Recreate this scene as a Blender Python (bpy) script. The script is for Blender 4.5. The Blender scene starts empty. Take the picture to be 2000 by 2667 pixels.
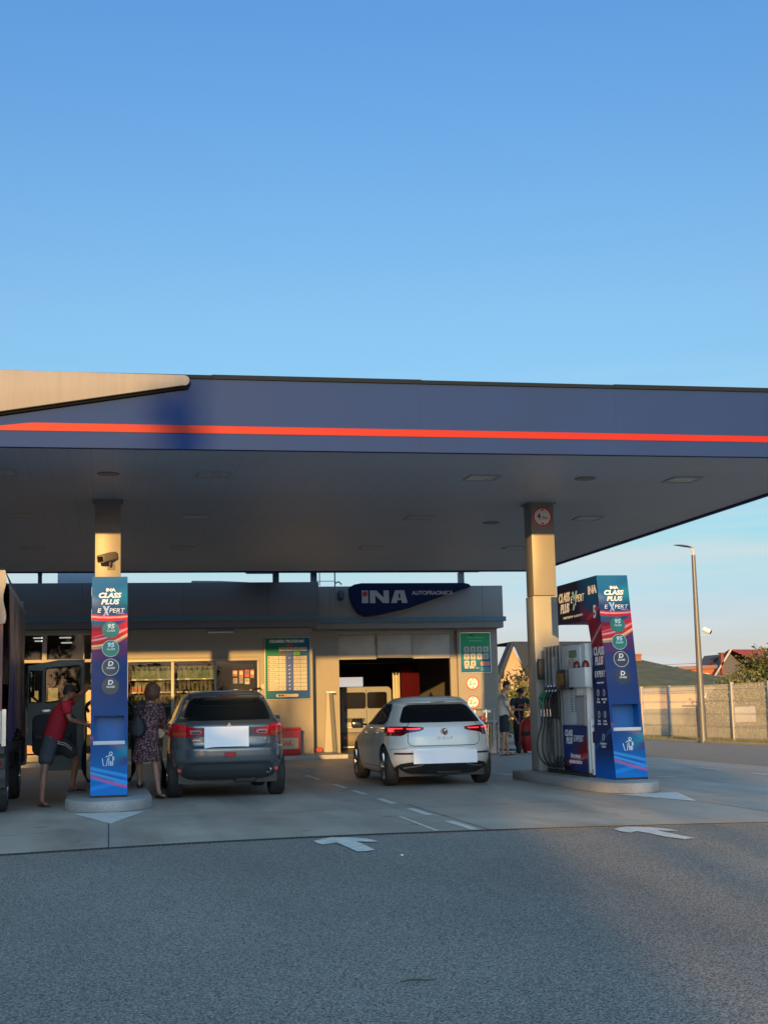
import bpy, bmesh, math, random
import numpy as np
from mathutils import Vector, Matrix
random.seed(7); RNG = np.random.RandomState(7)
R = math.radians; PI = math.pi
sc = bpy.context.scene
col = sc.collection

# ------------------------------------------------------------------ camera
F_PX, YAW, PITCH, ROLL, CAM_H = 3620.0, 11.25, 7.96, 1.28, 1.31
cd = bpy.data.cameras.new('camera'); cam = bpy.data.objects.new('camera', cd); col.objects.link(cam)
sc.camera = cam
cd.sensor_fit = 'HORIZONTAL'; cd.sensor_width = 36.0
cd.lens = F_PX / 2000.0 * 36.0
cd.clip_start = 0.1; cd.clip_end = 3000
y_, p_, r_ = R(YAW), R(PITCH), R(ROLL)
Fv = Vector((math.sin(y_)*math.cos(p_), math.cos(y_)*math.cos(p_), math.sin(p_)))
R0 = Vector((math.cos(y_), -math.sin(y_), 0)); U0 = R0.cross(Fv)
Rv = R0*math.cos(r_) - U0*math.sin(r_); Uv = U0*math.cos(r_) + R0*math.sin(r_)
cam.matrix_world = Matrix(((Rv.x, Uv.x, -Fv.x, 0), (Rv.y, Uv.y, -Fv.y, 0), (Rv.z, Uv.z, -Fv.z, CAM_H), (0, 0, 0, 1)))

# ------------------------------------------------------------------ light
SUN_EL, SUN_AZ = 5.7, 12.0            # low sun behind the camera and a little to its left
world = bpy.data.worlds.new('World'); sc.world = world; world.use_nodes = True
wn, wl = world.node_tree.nodes, world.node_tree.links
bg = wn['Background']
sky = wn.new('ShaderNodeTexSky'); sky.sky_type = 'NISHITA'; sky.sun_disc = False
sky.sun_elevation = R(SUN_EL); sky.sun_rotation = R(180 + SUN_AZ)
sky.air_density = 1.0; sky.dust_density = 0.6; sky.ozone_density = 2.0; sky.altitude = 100
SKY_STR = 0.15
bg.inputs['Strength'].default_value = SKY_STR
# thin streaks of cloud low over the horizon
tc = wn.new('ShaderNodeTexCoord'); mp = wn.new('ShaderNodeMapping'); mp.inputs['Scale'].default_value = (1.6, 1.6, 16)
nz = wn.new('ShaderNodeTexNoise'); nz.inputs['Scale'].default_value = 2.6; nz.inputs['Detail'].default_value = 6; nz.inputs['Roughness'].default_value = .55
cr = wn.new('ShaderNodeValToRGB'); cr.color_ramp.elements[0].position = .36; cr.color_ramp.elements[1].position = .62
sx = wn.new('ShaderNodeSeparateXYZ'); el = wn.new('ShaderNodeValToRGB')
for pos_, v_ in ((0.0, .75), (.04, .8), (.14, .75), (.24, 0.0)):
    e_ = el.color_ramp.elements.new(pos_); e_.color = (v_, v_, v_, 1)
el.color_ramp.elements.remove(el.color_ramp.elements[0]); el.color_ramp.elements[-1].color = (0, 0, 0, 1)
mu = wn.new('ShaderNodeMath'); mu.operation = 'MULTIPLY'
mx = wn.new('ShaderNodeMix'); mx.data_type = 'RGBA'; mx.inputs[7].default_value = (2.35, 2.6, 2.75, 1)
wl.new(tc.outputs['Generated'], mp.inputs['Vector']); wl.new(mp.outputs[0], nz.inputs['Vector']); wl.new(nz.outputs[0], cr.inputs[0])
wl.new(tc.outputs['Generated'], sx.inputs[0]); wl.new(sx.outputs['Z'], el.inputs[0])
wl.new(cr.outputs[0], mu.inputs[0]); wl.new(el.outputs[0], mu.inputs[1])
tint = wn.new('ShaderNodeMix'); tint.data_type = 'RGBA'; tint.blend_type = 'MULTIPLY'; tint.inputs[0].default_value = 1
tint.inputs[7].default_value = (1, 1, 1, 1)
tr = wn.new('ShaderNodeValToRGB'); te = tr.color_ramp.elements    # deep blue low down, ambient light added overhead; colours are quarters of the multiplier
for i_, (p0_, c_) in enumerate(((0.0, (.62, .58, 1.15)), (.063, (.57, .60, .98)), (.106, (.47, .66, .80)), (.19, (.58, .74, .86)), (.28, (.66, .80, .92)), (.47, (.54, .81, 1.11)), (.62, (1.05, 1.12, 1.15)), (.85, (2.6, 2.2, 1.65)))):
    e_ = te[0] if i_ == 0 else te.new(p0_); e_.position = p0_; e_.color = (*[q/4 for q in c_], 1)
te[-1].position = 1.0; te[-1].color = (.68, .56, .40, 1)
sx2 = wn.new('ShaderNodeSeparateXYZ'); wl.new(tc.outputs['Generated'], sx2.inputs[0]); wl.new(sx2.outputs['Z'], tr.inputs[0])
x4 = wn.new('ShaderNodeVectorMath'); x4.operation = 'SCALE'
yr = wn.new('ShaderNodeMapRange'); yr.inputs[1].default_value = .1; yr.inputs[2].default_value = -.8; yr.inputs[3].default_value = 4; yr.inputs[4].default_value = 10   # added ambient boost behind the camera, on the low sun's half of the sky
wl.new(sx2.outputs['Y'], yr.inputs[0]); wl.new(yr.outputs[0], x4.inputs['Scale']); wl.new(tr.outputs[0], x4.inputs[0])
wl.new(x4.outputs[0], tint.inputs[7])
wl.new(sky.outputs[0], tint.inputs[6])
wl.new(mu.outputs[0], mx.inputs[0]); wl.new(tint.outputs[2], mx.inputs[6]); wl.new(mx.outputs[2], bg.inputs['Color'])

sl = bpy.data.lights.new('sun', 'SUN'); sl.energy = 4.8; sl.angle = R(0.5); sl.color = (1.0, .54, .15)
so = bpy.data.objects.new('sun', sl); col.objects.link(so)
az = R(180 + SUN_AZ); sd = Vector((math.sin(az)*math.cos(R(SUN_EL)), math.cos(az)*math.cos(R(SUN_EL)), math.sin(R(SUN_EL))))
so.rotation_euler = sd.to_track_quat('Z', 'Y').to_euler()
sc.view_settings.view_transform = 'Standard'; sc.view_settings.look = 'None'
sc.view_settings.exposure = 0.9; sc.view_settings.gamma = 1; sc.view_settings.use_curve_mapping = False

# ------------------------------------------------------------------ helpers
def tag(o, label=None, cat=None, group=None, kind=None):
    for k, v in (('label', label), ('category', cat), ('group', group), ('kind', kind)):
        if v: o[k] = v
    return o
def thing(name, label, cat, loc=(0, 0, 0), rz=0, group=None):
    o = bpy.data.objects.new(name, None); col.objects.link(o); o.location = loc; o.rotation_euler = (0, 0, rz)
    o.empty_display_size = .2
    return tag(o, label, cat, group)

def srgb(r, g, b):
    f = lambda c: (c/255/12.92) if c <= 10 else ((c/255+.055)/1.055)**2.4
    return (f(r), f(g), f(b))
_M = {}
def mat(name, c=(.5, .5, .5), rough=.6, metal=0, noise=0, nscale=4, bump=0, bscale=40, spec=.5, emit=None, coat=0, stretch=(1, 1, 1), detail=4):
    if name in _M: return _M[name]
    m = bpy.data.materials.new(name); m.use_nodes = True; n, l = m.node_tree.nodes, m.node_tree.links
    b = n['Principled BSDF']; b.inputs['Base Color'].default_value = (*c, 1); b.inputs['Roughness'].default_value = rough
    b.inputs['Metallic'].default_value = metal; b.inputs['Specular IOR Level'].default_value = spec
    b.inputs['Coat Weight'].default_value = coat; b.inputs['Coat Roughness'].default_value = .04
    if emit: b.inputs['Emission Color'].default_value = (*emit[0], 1); b.inputs['Emission Strength'].default_value = emit[1]
    if noise or bump:
        t = n.new('ShaderNodeTexCoord'); mpp = n.new('ShaderNodeMapping'); mpp.inputs['Scale'].default_value = stretch
        l.new(t.outputs['Object'], mpp.inputs[0])
    if noise:
        a = n.new('ShaderNodeTexNoise'); a.inputs['Scale'].default_value = nscale; a.inputs['Detail'].default_value = detail; l.new(mpp.outputs[0], a.inputs['Vector'])
        mr = n.new('ShaderNodeMapRange'); mr.inputs[1].default_value = .3; mr.inputs[2].default_value = .7; mr.inputs[3].default_value = 1-noise; mr.inputs[4].default_value = 1+noise
        l.new(a.outputs[0], mr.inputs[0])
        vm = n.new('ShaderNodeVectorMath'); vm.operation = 'SCALE'; vm.inputs[0].default_value = c; l.new(mr.outputs[0], vm.inputs['Scale']); l.new(vm.outputs[0], b.inputs['Base Color'])
        mr2 = n.new('ShaderNodeMapRange'); mr2.inputs[1].default_value = .3; mr2.inputs[2].default_value = .7; mr2.inputs[3].default_value = max(.02, rough*(1-noise)); mr2.inputs[4].default_value = min(1, rough*(1+noise))
        l.new(a.outputs[0], mr2.inputs[0]); l.new(mr2.outputs[0], b.inputs['Roughness'])
    if bump:
        a = n.new('ShaderNodeTexNoise'); a.inputs['Scale'].default_value = bscale; a.inputs['Detail'].default_value = 3; l.new(mpp.outputs[0], a.inputs['Vector'])
        bp = n.new('ShaderNodeBump'); bp.inputs['Strength'].default_value = bump; bp.inputs['Distance'].default_value = .02; l.new(a.outputs[0], bp.inputs['Height']); l.new(bp.outputs[0], b.inputs['Normal'])
    _M[name] = m; return m
def vmat(name, rough=.35, coat=0):
    if name in _M: return _M[name]
    m = mat(name, (.5, .5, .5), rough, coat=coat); n, l = m.node_tree.nodes, m.node_tree.links
    a = n.new('ShaderNodeAttribute'); a.attribute_name = 'Col'; l.new(a.outputs['Color'], n['Principled BSDF'].inputs['Base Color'])
    return m
def glassmat(name, tintc=(.75, .8, .8), refl=.12):
    if name in _M: return _M[name]
    m = bpy.data.materials.new(name); m.use_nodes = True; n, l = m.node_tree.nodes, m.node_tree.links
    n.remove(n['Principled BSDF']); out = n['Material Output']
    tr = n.new('ShaderNodeBsdfTransparent'); tr.inputs[0].default_value = (*tintc, 1)
    gl = n.new('ShaderNodeBsdfGlossy'); gl.inputs['Roughness'].default_value = .02
    lw = n.new('ShaderNodeLayerWeight'); lw.inputs[0].default_value = refl
    mp_ = n.new('ShaderNodeMath'); mp_.operation = 'MULTIPLY_ADD'; mp_.inputs[1].default_value = .22; mp_.inputs[2].default_value = refl*.25; mp_.use_clamp = True
    l.new(lw.outputs['Fresnel'], mp_.inputs[0])
    mxx = n.new('ShaderNodeMixShader'); l.new(mp_.outputs[0], mxx.inputs[0]); l.new(tr.outputs[0], mxx.inputs[1]); l.new(gl.outputs[0], mxx.inputs[2]); l.new(mxx.outputs[0], out.inputs[0])
    _M[name] = m; return m

class MB:
    def __init__(s): s.v = []; s.f = []; s.mi = []; s.cur = 0
    def add(s, vs, fs):
        o = len(s.v); s.v += [tuple(map(float, p)) for p in vs]
        for f in fs: s.f.append([i+o for i in f]); s.mi.append(s.cur)
        return s
    def box(s, x0, x1, y0, y1, z0, z1):
        vs = [(x, y, z) for z in (z0, z1) for y in (y0, y1) for x in (x0, x1)]
        return s.add(vs, [(0, 2, 3, 1), (4, 5, 7, 6), (0, 1, 5, 4), (2, 6, 7, 3), (0, 4, 6, 2), (1, 3, 7, 5)])
    def prism(s, poly, a, b, axis='y'):
        """2-D polygon extruded from a to b along axis. axis y: poly=(x,z); x: poly=(y,z); z: poly=(x,y)"""
        def P(p, t): return (p[0], t, p[1]) if axis == 'y' else ((t, p[0], p[1]) if axis == 'x' else (p[0], p[1], t))
        n = len(poly); vs = [P(p, a) for p in poly]+[P(p, b) for p in poly]
        return s.add(vs, [list(range(n))[::-1], list(range(n, 2*n))]+[(i, (i+1) % n, n+(i+1) % n, n+i) for i in range(n)])
    def cyl(s, p0, p1, r0, r1=None, n=14, cap=True):
        r1 = r0 if r1 is None else r1; p0, p1 = Vector(p0), Vector(p1); d = (p1-p0).normalized()
        a = d.orthogonal().normalized(); b = d.cross(a)
        vs = [p0+(a*math.cos(2*PI*i/n)+b*math.sin(2*PI*i/n))*r0 for i in range(n)]+[p1+(a*math.cos(2*PI*i/n)+b*math.sin(2*PI*i/n))*r1 for i in range(n)]
        fs = [(i, (i+1) % n, n+(i+1) % n, n+i) for i in range(n)]
        if cap: fs += [list(range(n))[::-1], list(range(n, 2*n))]
        return s.add(vs, fs)
    def tube(s, pts, r, n=8):
        pts = [Vector(p) for p in pts]; vs = []; m = len(pts); a = None
        for i, p in enumerate(pts):
            d = (pts[min(i+1, m-1)]-pts[max(i-1, 0)]).normalized()
            a = d.orthogonal().normalized() if a is None else (a-d*a.dot(d)).normalized()
            b = d.cross(a); rr = r[i] if hasattr(r, '__len__') else r
            vs += [p+(a*math.cos(2*PI*k/n)+b*math.sin(2*PI*k/n))*rr for k in range(n)]
        fs = [(i*n+k, i*n+(k+1) % n, (i+1)*n+(k+1) % n, (i+1)*n+k) for i in range(m-1) for k in range(n)]
        return s.add(vs, fs+[list(range(n))[::-1], list(range((m-1)*n, m*n))])
    def lathe(s, prof, c=(0, 0, 0), axis='z', n=20):
        vs = []
        for r, h in prof:
            for k in range(n):
                a = 2*PI*k/n; x, y = r*math.cos(a), r*math.sin(a)
                q = {'z': (x, y, h), 'x': (h, x, y), 'y': (x, h, y)}[axis]
                vs.append((q[0]+c[0], q[1]+c[1], q[2]+c[2]))
        m = len(prof); fs = [(i*n+k, i*n+(k+1) % n, (i+1)*n+(k+1) % n, (i+1)*n+k) for i in range(m-1) for k in range(n)]
        return s.add(vs, fs+[list(range(n))[::-1], list(range((m-1)*n, m*n))])
    def grid(s, rows, flip=False):
        m, n = len(rows), len(rows[0]); vs = [p for r in rows for p in r]
        fs = [(i*n+j, i*n+j+1, (i+1)*n+j+1, (i+1)*n+j) for i in range(m-1) for j in range(n-1)]
        return s.add(vs, [f[::-1] for f in fs] if flip else fs)
    def build(s, name, m=None, parent=None, smooth=False, bevel=0, seg=2, label=None, cols=None, fix=True):
        me = bpy.data.meshes.new(name); me.from_pydata(s.v, [], s.f)
        for mm in (m if isinstance(m, (list, tuple)) else [m]):
            if mm: me.materials.append(mm)
        for p, i in zip(me.polygons, s.mi): p.material_index = i
        if cols is not None:
            at = me.color_attributes.new('Col', 'FLOAT_COLOR', 'POINT')
            at.data.foreach_set('color', np.concatenate([np.asarray(cols, 'f'), np.ones((len(cols), 1), 'f')], 1).ravel())
        if fix or bevel:
            bm = bmesh.new(); bm.from_mesh(me)
            if bevel:
                bmesh.ops.remove_doubles(bm, verts=bm.verts, dist=1e-5)
                ed = [e for e in bm.edges if len(e.link_faces) == 2 and e.calc_face_angle(0) > .5]
                bmesh.ops.bevel(bm, geom=ed, offset=bevel, segments=seg, profile=.5, affect='EDGES', clamp_overlap=True)
            if fix: bmesh.ops.recalc_face_normals(bm, faces=bm.faces)
            bm.to_mesh(me); bm.free()
        if smooth or bevel:
            for p in me.polygons: p.use_smooth = True
            if bevel or smooth != 'all': me.set_sharp_from_angle(angle=R(38))
        o = bpy.data.objects.new(name, me); col.objects.link(o); o.parent = parent
        if label: o['label'] = label
        return o
def arc(cx, cy, r, a0, a1, n=8): return [(cx+r*math.cos(R(a0+(a1-a0)*i/n)), cy+r*math.sin(R(a0+(a1-a0)*i/n))) for i in range(n+1)]
def rrect(x0, x1, z0, z1, r, n=4):
    return arc(x1-r, z1-r, r, 0, 90, n)+arc(x0+r, z1-r, r, 90, 180, n)+arc(x0+r, z0+r, r, 180, 270, n)+arc(x1-r, z0+r, r, 270, 360, n)

def text_mesh(s, size, bold=0, shear=0, wx=1.0, align='CENTER', sp=1.0, line=1.0):
    cu = bpy.data.curves.new('lettering', 'FONT'); cu.body = s; cu.size = size; cu.offset = bold*size; cu.shear = shear
    cu.align_x = align; cu.align_y = 'CENTER'; cu.extrude = .0015; cu.space_character = sp; cu.space_line = line; cu.resolution_u = 3
    o = bpy.data.objects.new('tmp', cu); col.objects.link(o); bpy.context.view_layer.update()
    me = bpy.data.meshes.new_from_object(o.evaluated_get(bpy.context.evaluated_depsgraph_get()))
    bpy.data.objects.remove(o); bpy.data.curves.remove(cu)
    me.transform(Matrix.Diagonal((wx, 1, 1, 1)))
    return me
def text(s, loc, size, m, parent=None, face='-y', tilt=0, name='lettering', **kw):
    me = text_mesh(s, size, **kw)
    rot = {'-y': Matrix.Rotation(R(90), 4, 'X'), '-x': Matrix.Rotation(R(-90), 4, 'Z') @ Matrix.Rotation(R(90), 4, 'X')}[face]
    if tilt: rot = Matrix.Rotation(tilt, 4, 'X') @ rot
    me.transform(Matrix.Translation(loc) @ rot); me.materials.clear(); me.materials.append(m)
    o = bpy.data.objects.new(name, me); col.objects.link(o); o.parent = parent
    return o
def copy_tree(o, parent=None):
    c = o.copy(); col.objects.link(c); c.parent = parent
    for ch in [q for q in bpy.data.objects if q.parent == o]: copy_tree(ch, c)
    return c
def apply_mods(o):
    bpy.context.view_layer.update()
    me = bpy.data.meshes.new_from_object(o.evaluated_get(bpy.context.evaluated_depsgraph_get()))
    o.modifiers.clear(); old = o.data; o.data = me; me.name = old.name
    return o

# ------------------------------------------------------------------ common materials
white_paint = mat('white_paint', (.72, .72, .70), .45, noise=.05, nscale=2)
M_black = mat('black_plastic', (.012, .013, .015), .45)
M_rubber = mat('tyre_rubber', (.02, .02, .021), .75, noise=.2, nscale=20)
M_chrome = mat('chrome', (.75, .75, .75), .12, metal=1)
M_steel = mat('brushed_steel', (.42, .42, .42), .32, metal=1, noise=.15, nscale=8, stretch=(1, 1, .1))
M_white = mat('white_letters', (.80, .80, .80), .5)
M_red = mat('red_paint', (.34, .011, .014), .4, noise=.1, nscale=3)
M_dark = mat('dark_void', (.01, .011, .013), .8)

# ================================================================== SETTING
def asphalt_mat():
    m = bpy.data.materials.new('asphalt'); m.use_nodes = True; n, l = m.node_tree.nodes, m.node_tree.links; b = n['Principled BSDF']
    t = n.new('ShaderNodeTexCoord')
    def noise(s, d=3, sc_=(1, 1, 1), rg=.5):
        mpp = n.new('ShaderNodeMapping'); mpp.inputs['Scale'].default_value = sc_; l.new(t.outputs['Object'], mpp.inputs[0])
        a = n.new('ShaderNodeTexNoise'); a.inputs['Scale'].default_value = s; a.inputs['Detail'].default_value = d; a.inputs['Roughness'].default_value = rg; l.new(mpp.outputs[0], a.inputs['Vector']); return a
    a = noise(88, 3, rg=.75); v = n.new('ShaderNodeTexVoronoi'); v.inputs['Scale'].default_value = 120; l.new(t.outputs['Object'], v.inputs['Vector'])
    big = noise(.35, 6, (1, .45, 1), .6); r1 = n.new('ShaderNodeValToRGB'); e = r1.color_ramp.elements
    e[0].position = .39; e[0].color = (.035, .034, .032, 1); e[1].position = .63; e[1].color = (.42, .40, .37, 1)
    l.new(a.outputs[0], r1.inputs[0])
    mr = n.new('ShaderNodeMapRange'); mr.inputs[1].default_value = .25; mr.inputs[2].default_value = .75; mr.inputs[3].default_value = .74; mr.inputs[4].default_value = 1.22; l.new(big.outputs[0], mr.inputs[0])
    vm = n.new('ShaderNodeVectorMath'); vm.operation = 'SCALE'; l.new(r1.outputs[0], vm.inputs[0]); l.new(mr.outputs[0], vm.inputs['Scale']); l.new(vm.outputs[0], b.inputs['Base Color'])
    b.inputs['Roughness'].default_value = .8; b.inputs['Specular IOR Level'].default_value = .3
    bp = n.new('ShaderNodeBump'); bp.inputs['Strength'].default_value = .65; bp.inputs['Distance'].default_value = .008
    ad = n.new('ShaderNodeMath'); ad.operation = 'ADD'; l.new(a.outputs[0], ad.inputs[0]); l.new(v.outputs['Distance'], ad.inputs[1]); l.new(ad.outputs[0], bp.inputs['Height']); l.new(bp.outputs[0], b.inputs['Normal'])
    return m
def concrete_mat(name, c, blot=.34, streak=False):
    m = bpy.data.materials.new(name); m.use_nodes = True; n, l = m.node_tree.nodes, m.node_tree.links; b = n['Principled BSDF']
    t = n.new('ShaderNodeTexCoord')
    a = n.new('ShaderNodeTexNoise'); a.inputs['Scale'].default_value = .9; a.inputs['Detail'].default_value = 7; a.inputs['Roughness'].default_value = .6
    mp2 = n.new('ShaderNodeMapping'); mp2.inputs['Scale'].default_value = (1, .4, 1); l.new(t.outputs['Object'], mp2.inputs[0]); l.new(mp2.outputs[0], a.inputs['Vector'])
    f = n.new('ShaderNodeTexNoise'); f.inputs['Scale'].default_value = 45; f.inputs['Detail'].default_value = 3; l.new(t.outputs['Object'], f.inputs['Vector'])
    m1 = n.new('ShaderNodeMapRange'); m1.inputs[1].default_value = .3; m1.inputs[2].default_value = .7; m1.inputs[3].default_value = 1-blot; m1.inputs[4].default_value = 1+blot*.6; l.new(a.outputs[0], m1.inputs[0])
    m2 = n.new('ShaderNodeMapRange'); m2.inputs[1].default_value = .3; m2.inputs[2].default_value = .7; m2.inputs[3].default_value = .86; m2.inputs[4].default_value = 1.14; l.new(f.outputs[0], m2.inputs[0])
    mm = n.new('ShaderNodeMath'); mm.operation = 'MULTIPLY'; l.new(m1.outputs[0], mm.inputs[0]); l.new(m2.outputs[0], mm.inputs[1])
    vm = n.new('ShaderNodeVectorMath'); vm.operation = 'SCALE'; vm.inputs[0].default_value = c; l.new(mm.outputs[0], vm.inputs['Scale']); l.new(vm.outputs[0], b.inputs['Base Color'])
    if streak:
        mp3 = n.new('ShaderNodeMapping'); mp3.inputs['Scale'].default_value = (1.5, .07, 1); l.new(t.outputs['Object'], mp3.inputs[0])
        st = n.new('ShaderNodeTexNoise'); st.inputs['Scale'].default_value = 1.6; st.inputs['Detail'].default_value = 4; l.new(mp3.outputs[0], st.inputs['Vector'])
        sp = n.new('ShaderNodeTexNoise'); sp.inputs['Scale'].default_value = 3.2; sp.inputs['Detail'].default_value = 2; l.new(t.outputs['Object'], sp.inputs['Vector'])
        m4 = n.new('ShaderNodeMapRange'); m4.inputs[1].default_value = .35; m4.inputs[2].default_value = .65; m4.inputs[3].default_value = .87; m4.inputs[4].default_value = 1.06; l.new(st.outputs[0], m4.inputs[0])
        m5 = n.new('ShaderNodeMapRange'); m5.inputs[1].default_value = .64; m5.inputs[2].default_value = .74; m5.inputs[3].default_value = 1; m5.inputs[4].default_value = .62; l.new(sp.outputs[0], m5.inputs[0])
        q1 = n.new('ShaderNodeMath'); q1.operation = 'MULTIPLY'; l.new(m4.outputs[0], q1.inputs[0]); l.new(m5.outputs[0], q1.inputs[1])
        q2 = n.new('ShaderNodeMath'); q2.operation = 'MULTIPLY'; l.new(mm.outputs[0], q2.inputs[0]); l.new(q1.outputs[0], q2.inputs[1]); l.new(q2.outputs[0], vm.inputs['Scale'])
    mr = n.new('ShaderNodeMapRange'); mr.inputs[1].default_value = .35; mr.inputs[2].default_value = .65; mr.inputs[3].default_value = .42; mr.inputs[4].default_value = .75; l.new(a.outputs[0], mr.inputs[0]); l.new(mr.outputs[0], b.inputs['Roughness'])
    bp = n.new('ShaderNodeBump'); bp.inputs['Strength'].default_value = .2; bp.inputs['Distance'].default_value = .004; l.new(f.outputs[0], bp.inputs['Height']); l.new(bp.outputs[0], b.inputs['Normal'])
    return m
def sheet(name, poly, z, m, **kw):
    mb = MB(); mb.add([(x, y, z) for x, y in poly], [list(range(len(poly)))]); return tag(mb.build(name, m, fix=False, **kw), kind='structure')
sheet('ground', [(-600, -300), (600, -300), (600, 900), (-600, 900)], -.012, mat('soil_grass', (.075, .085, .035), .9, noise=.3, nscale=.3))
sheet('asphalt', [(-60, -80), (18.0, -80), (18.0, 33.0), (17.75, 60), (-60, 60)], -.004, asphalt_mat())
YB = 13.86
BND = [(-40, 12.2), (-6, 12.95), (-1.002, 13.864), (-0.119, 14.083), (0.815, 14.275), (1.791, 14.393), (2.794, 14.43), (3.807, 14.382), (4.826, 14.289), (5.843, 14.152), (6.847, 13.972), (9.5, 13.55), (12.4, 13.2)]
def yb_at(x): return float(np.interp(x, [p[0] for p in BND], [p[1] for p in BND]))
sheet('forecourt_concrete', BND + [(12.4, 60), (-40, 60)], .0, concrete_mat('forecourt_concrete', (.35, .315, .268), blot=.26, streak=True))
mb = MB()
for x in (0.0, 3.92, 7.5): yq = yb_at(x)+.07; mb.add([(x-.006, yq, .004), (x+.006, yq, .004), (x+.006, 18.6, .004), (x-.006, 18.6, .004)], [(0, 1, 2, 3)])
for y in (18.0, 24.6, 30.6): mb.add([(-10, y, .004), (12.3, y, .004), (12.3, y+.01, .004), (-10, y+.01, .004)], [(0, 1, 2, 3)])
tag(mb.build('forecourt_joints', mat('joint_filler', (.05, .05, .05), .9), fix=False), kind='structure')
# slot drain between the asphalt and the concrete: frame and grate
mb = MB()
def dstrip(mb, a, b, z0, z1, x0=-12, x1=12.4, n=60):
    xs = np.linspace(x0, x1, n)
    for i in range(n-1):
        p, q = xs[i], xs[i+1]; yp, yq = yb_at(p), yb_at(q)
        v = [(p, yp+a, z0), (q, yq+a, z0), (q, yq+b, z0), (p, yp+b, z0), (p, yp+a, z1), (q, yq+a, z1), (q, yq+b, z1), (p, yp+b, z1)]
        mb.add(v, [(0, 3, 2, 1), (4, 5, 6, 7), (0, 1, 5, 4), (2, 3, 7, 6), (1, 2, 6, 5), (0, 4, 7, 3)])
dstrip(mb, -.055, -.045, -.02, .004); dstrip(mb, .045, .055, -.02, .004)
for i in range(int(24.4/.05)): x_ = -12+i*.05; y_ = yb_at(x_); mb.box(x_, x_+.022, y_-.044, y_+.044, -.02, .002)
tag(mb.build('drain_channel', mat('cast_iron', (.05, .05, .05), .6, metal=.6)), kind='structure')
mb = MB(); xs = np.linspace(-12, 12.4, 60); mb.grid([[(x, yb_at(x)-.0449, .0008) for x in xs], [(x, yb_at(x)+.0449, .0008) for x in xs]])
tag(mb.build('drain_bed', mat('drain_dark', (.006, .006, .006), .9), fix=False), kind='structure')
road_paint = mat('road_paint', (.60, .60, .57), .6, noise=.22, nscale=9, detail=6)
def mark(polys, z=.0045):
    mb = MB()
    for p in polys: mb.add([(x, y, z) for x, y in p], [list(range(len(p)))])
    return tag(mb.build('road_marking', road_paint, fix=False), kind='structure')
dash = []
for y0, y1 in ((25.6, 27.4), (22.75, 24.0), (20.9, 22.0), (18.75, 19.85), (16.6, 17.75), (14.45, 15.65)): dash.append([(3.73, y0), (3.83, y0), (3.83, y1), (3.73, y1)])
mark(dash)
mark([[(3.36, 14.5), (3.40, 14.5), (3.42, 16.6), (3.38, 16.6)]])
mark([[(-.46, 19.02), (.46, 18.96), (.02, 17.1)], [(7.03, 19.0), (7.95, 19.0), (7.46, 17.2)], [(6.98, 26.6), (7.62, 24.45), (7.3, 24.45)]])
mark([[(1.994, 13.95), (2.096, 14.11), (2.225, 14.262), (2.361, 14.165), (2.527, 13.989), (2.561, 13.832), (2.581, 13.605), (2.477, 13.636), (2.383, 13.726), (2.396, 13.43), (2.4, 12.861), (2.318, 12.771), (2.223, 12.778), (2.208, 13.175), (2.181, 13.705), (2.092, 13.604), (2.018, 13.544), (1.99, 13.744)]]); mark([[(5.094, 13.892), (5.221, 14.047), (5.327, 14.112), (5.411, 14.033), (5.509, 13.909), (5.589, 13.748), (5.605, 13.584), (5.612, 13.41), (5.525, 13.496), (5.444, 13.588), (5.444, 13.356), (5.447, 12.996), (5.466, 12.686), (5.329, 12.629), (5.258, 12.943), (5.259, 13.304), (5.233, 13.597), (5.116, 13.457), (5.076, 13.618)]])
mark([[(11.02, 20), (11.12, 20), (11.12, 22.0), (11.02, 22.0)], [(11.02, 22.02), (11.12, 22.02), (11.12, 23.1), (11.02, 23.1)], [(11.1, 24.5), (11.2, 24.5), (11.2, 26.0), (11.1, 26.0)], [(9.2, 22.8), (9.5, 22.7), (9.5, 22.95), (9.2, 23.0)]])
sheet('road', [(12.405, YB), (17.6, YB), (17.5, 60), (12.405, 60)], -.0005, mat('road_asphalt', (.23, .20, .17), .8, noise=.12, nscale=1.3, bump=.3, bscale=60))
mb = MB(); mb.box(17.62, 17.80, 20, 60, -.01, .06); tag(mb.build('kerb', mat('kerb_stone', (.30, .29, .27), .8, noise=.1), bevel=.01), kind='structure')

def leaf_cloud(name, blobs, n, size, mats, parent=None, seed=1, flat=.6, dens=None, tri=False):
    """many small leaf clumps spread through the volume of the blobs (x,y,z,rx,ry,rz)"""
    rng = np.random.RandomState(seed); mb = MB(); tot = sum(b[3]*b[4]*b[5] for b in blobs)
    V = []; Fc = []; mi = []
    for bi, b in enumerate(blobs):
        k = int(n*b[3]*b[4]*b[5]/tot); u = rng.normal(size=(k, 3)); u /= np.linalg.norm(u, axis=1)[:, None]
        rad = rng.uniform(.35, 1, k)**.45; bump = 1+.16*np.sin(u[:, 0]*7+bi)+.14*np.sin(u[:, 2]*9+bi*2)+.1*rng.normal(size=k)
        c = u*(rad*bump)[:, None]*np.array(b[3:6])+np.array(b[:3])
        for p in c:
            a = rng.normal(size=3); a /= np.linalg.norm(a); d = np.cross(a, rng.normal(size=3)); d /= np.linalg.norm(d); e = np.cross(a, d)
            s = size*rng.uniform(.5, 1.3); o = len(V)
            V += [tuple(p-d*s), tuple(p+e*s*flat), tuple(p+d*s), tuple(p-e*s*flat)]; Fc.append((o, o+1, o+2, o+3)); mi.append(rng.randint(len(mats)))
    mb.v, mb.f, mb.mi = V, Fc, mi
    return mb.build(name, mats, parent, fix=False)
def leafm(name, c): 
    m = mat(name, c, .6, spec=.3); return m
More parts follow.
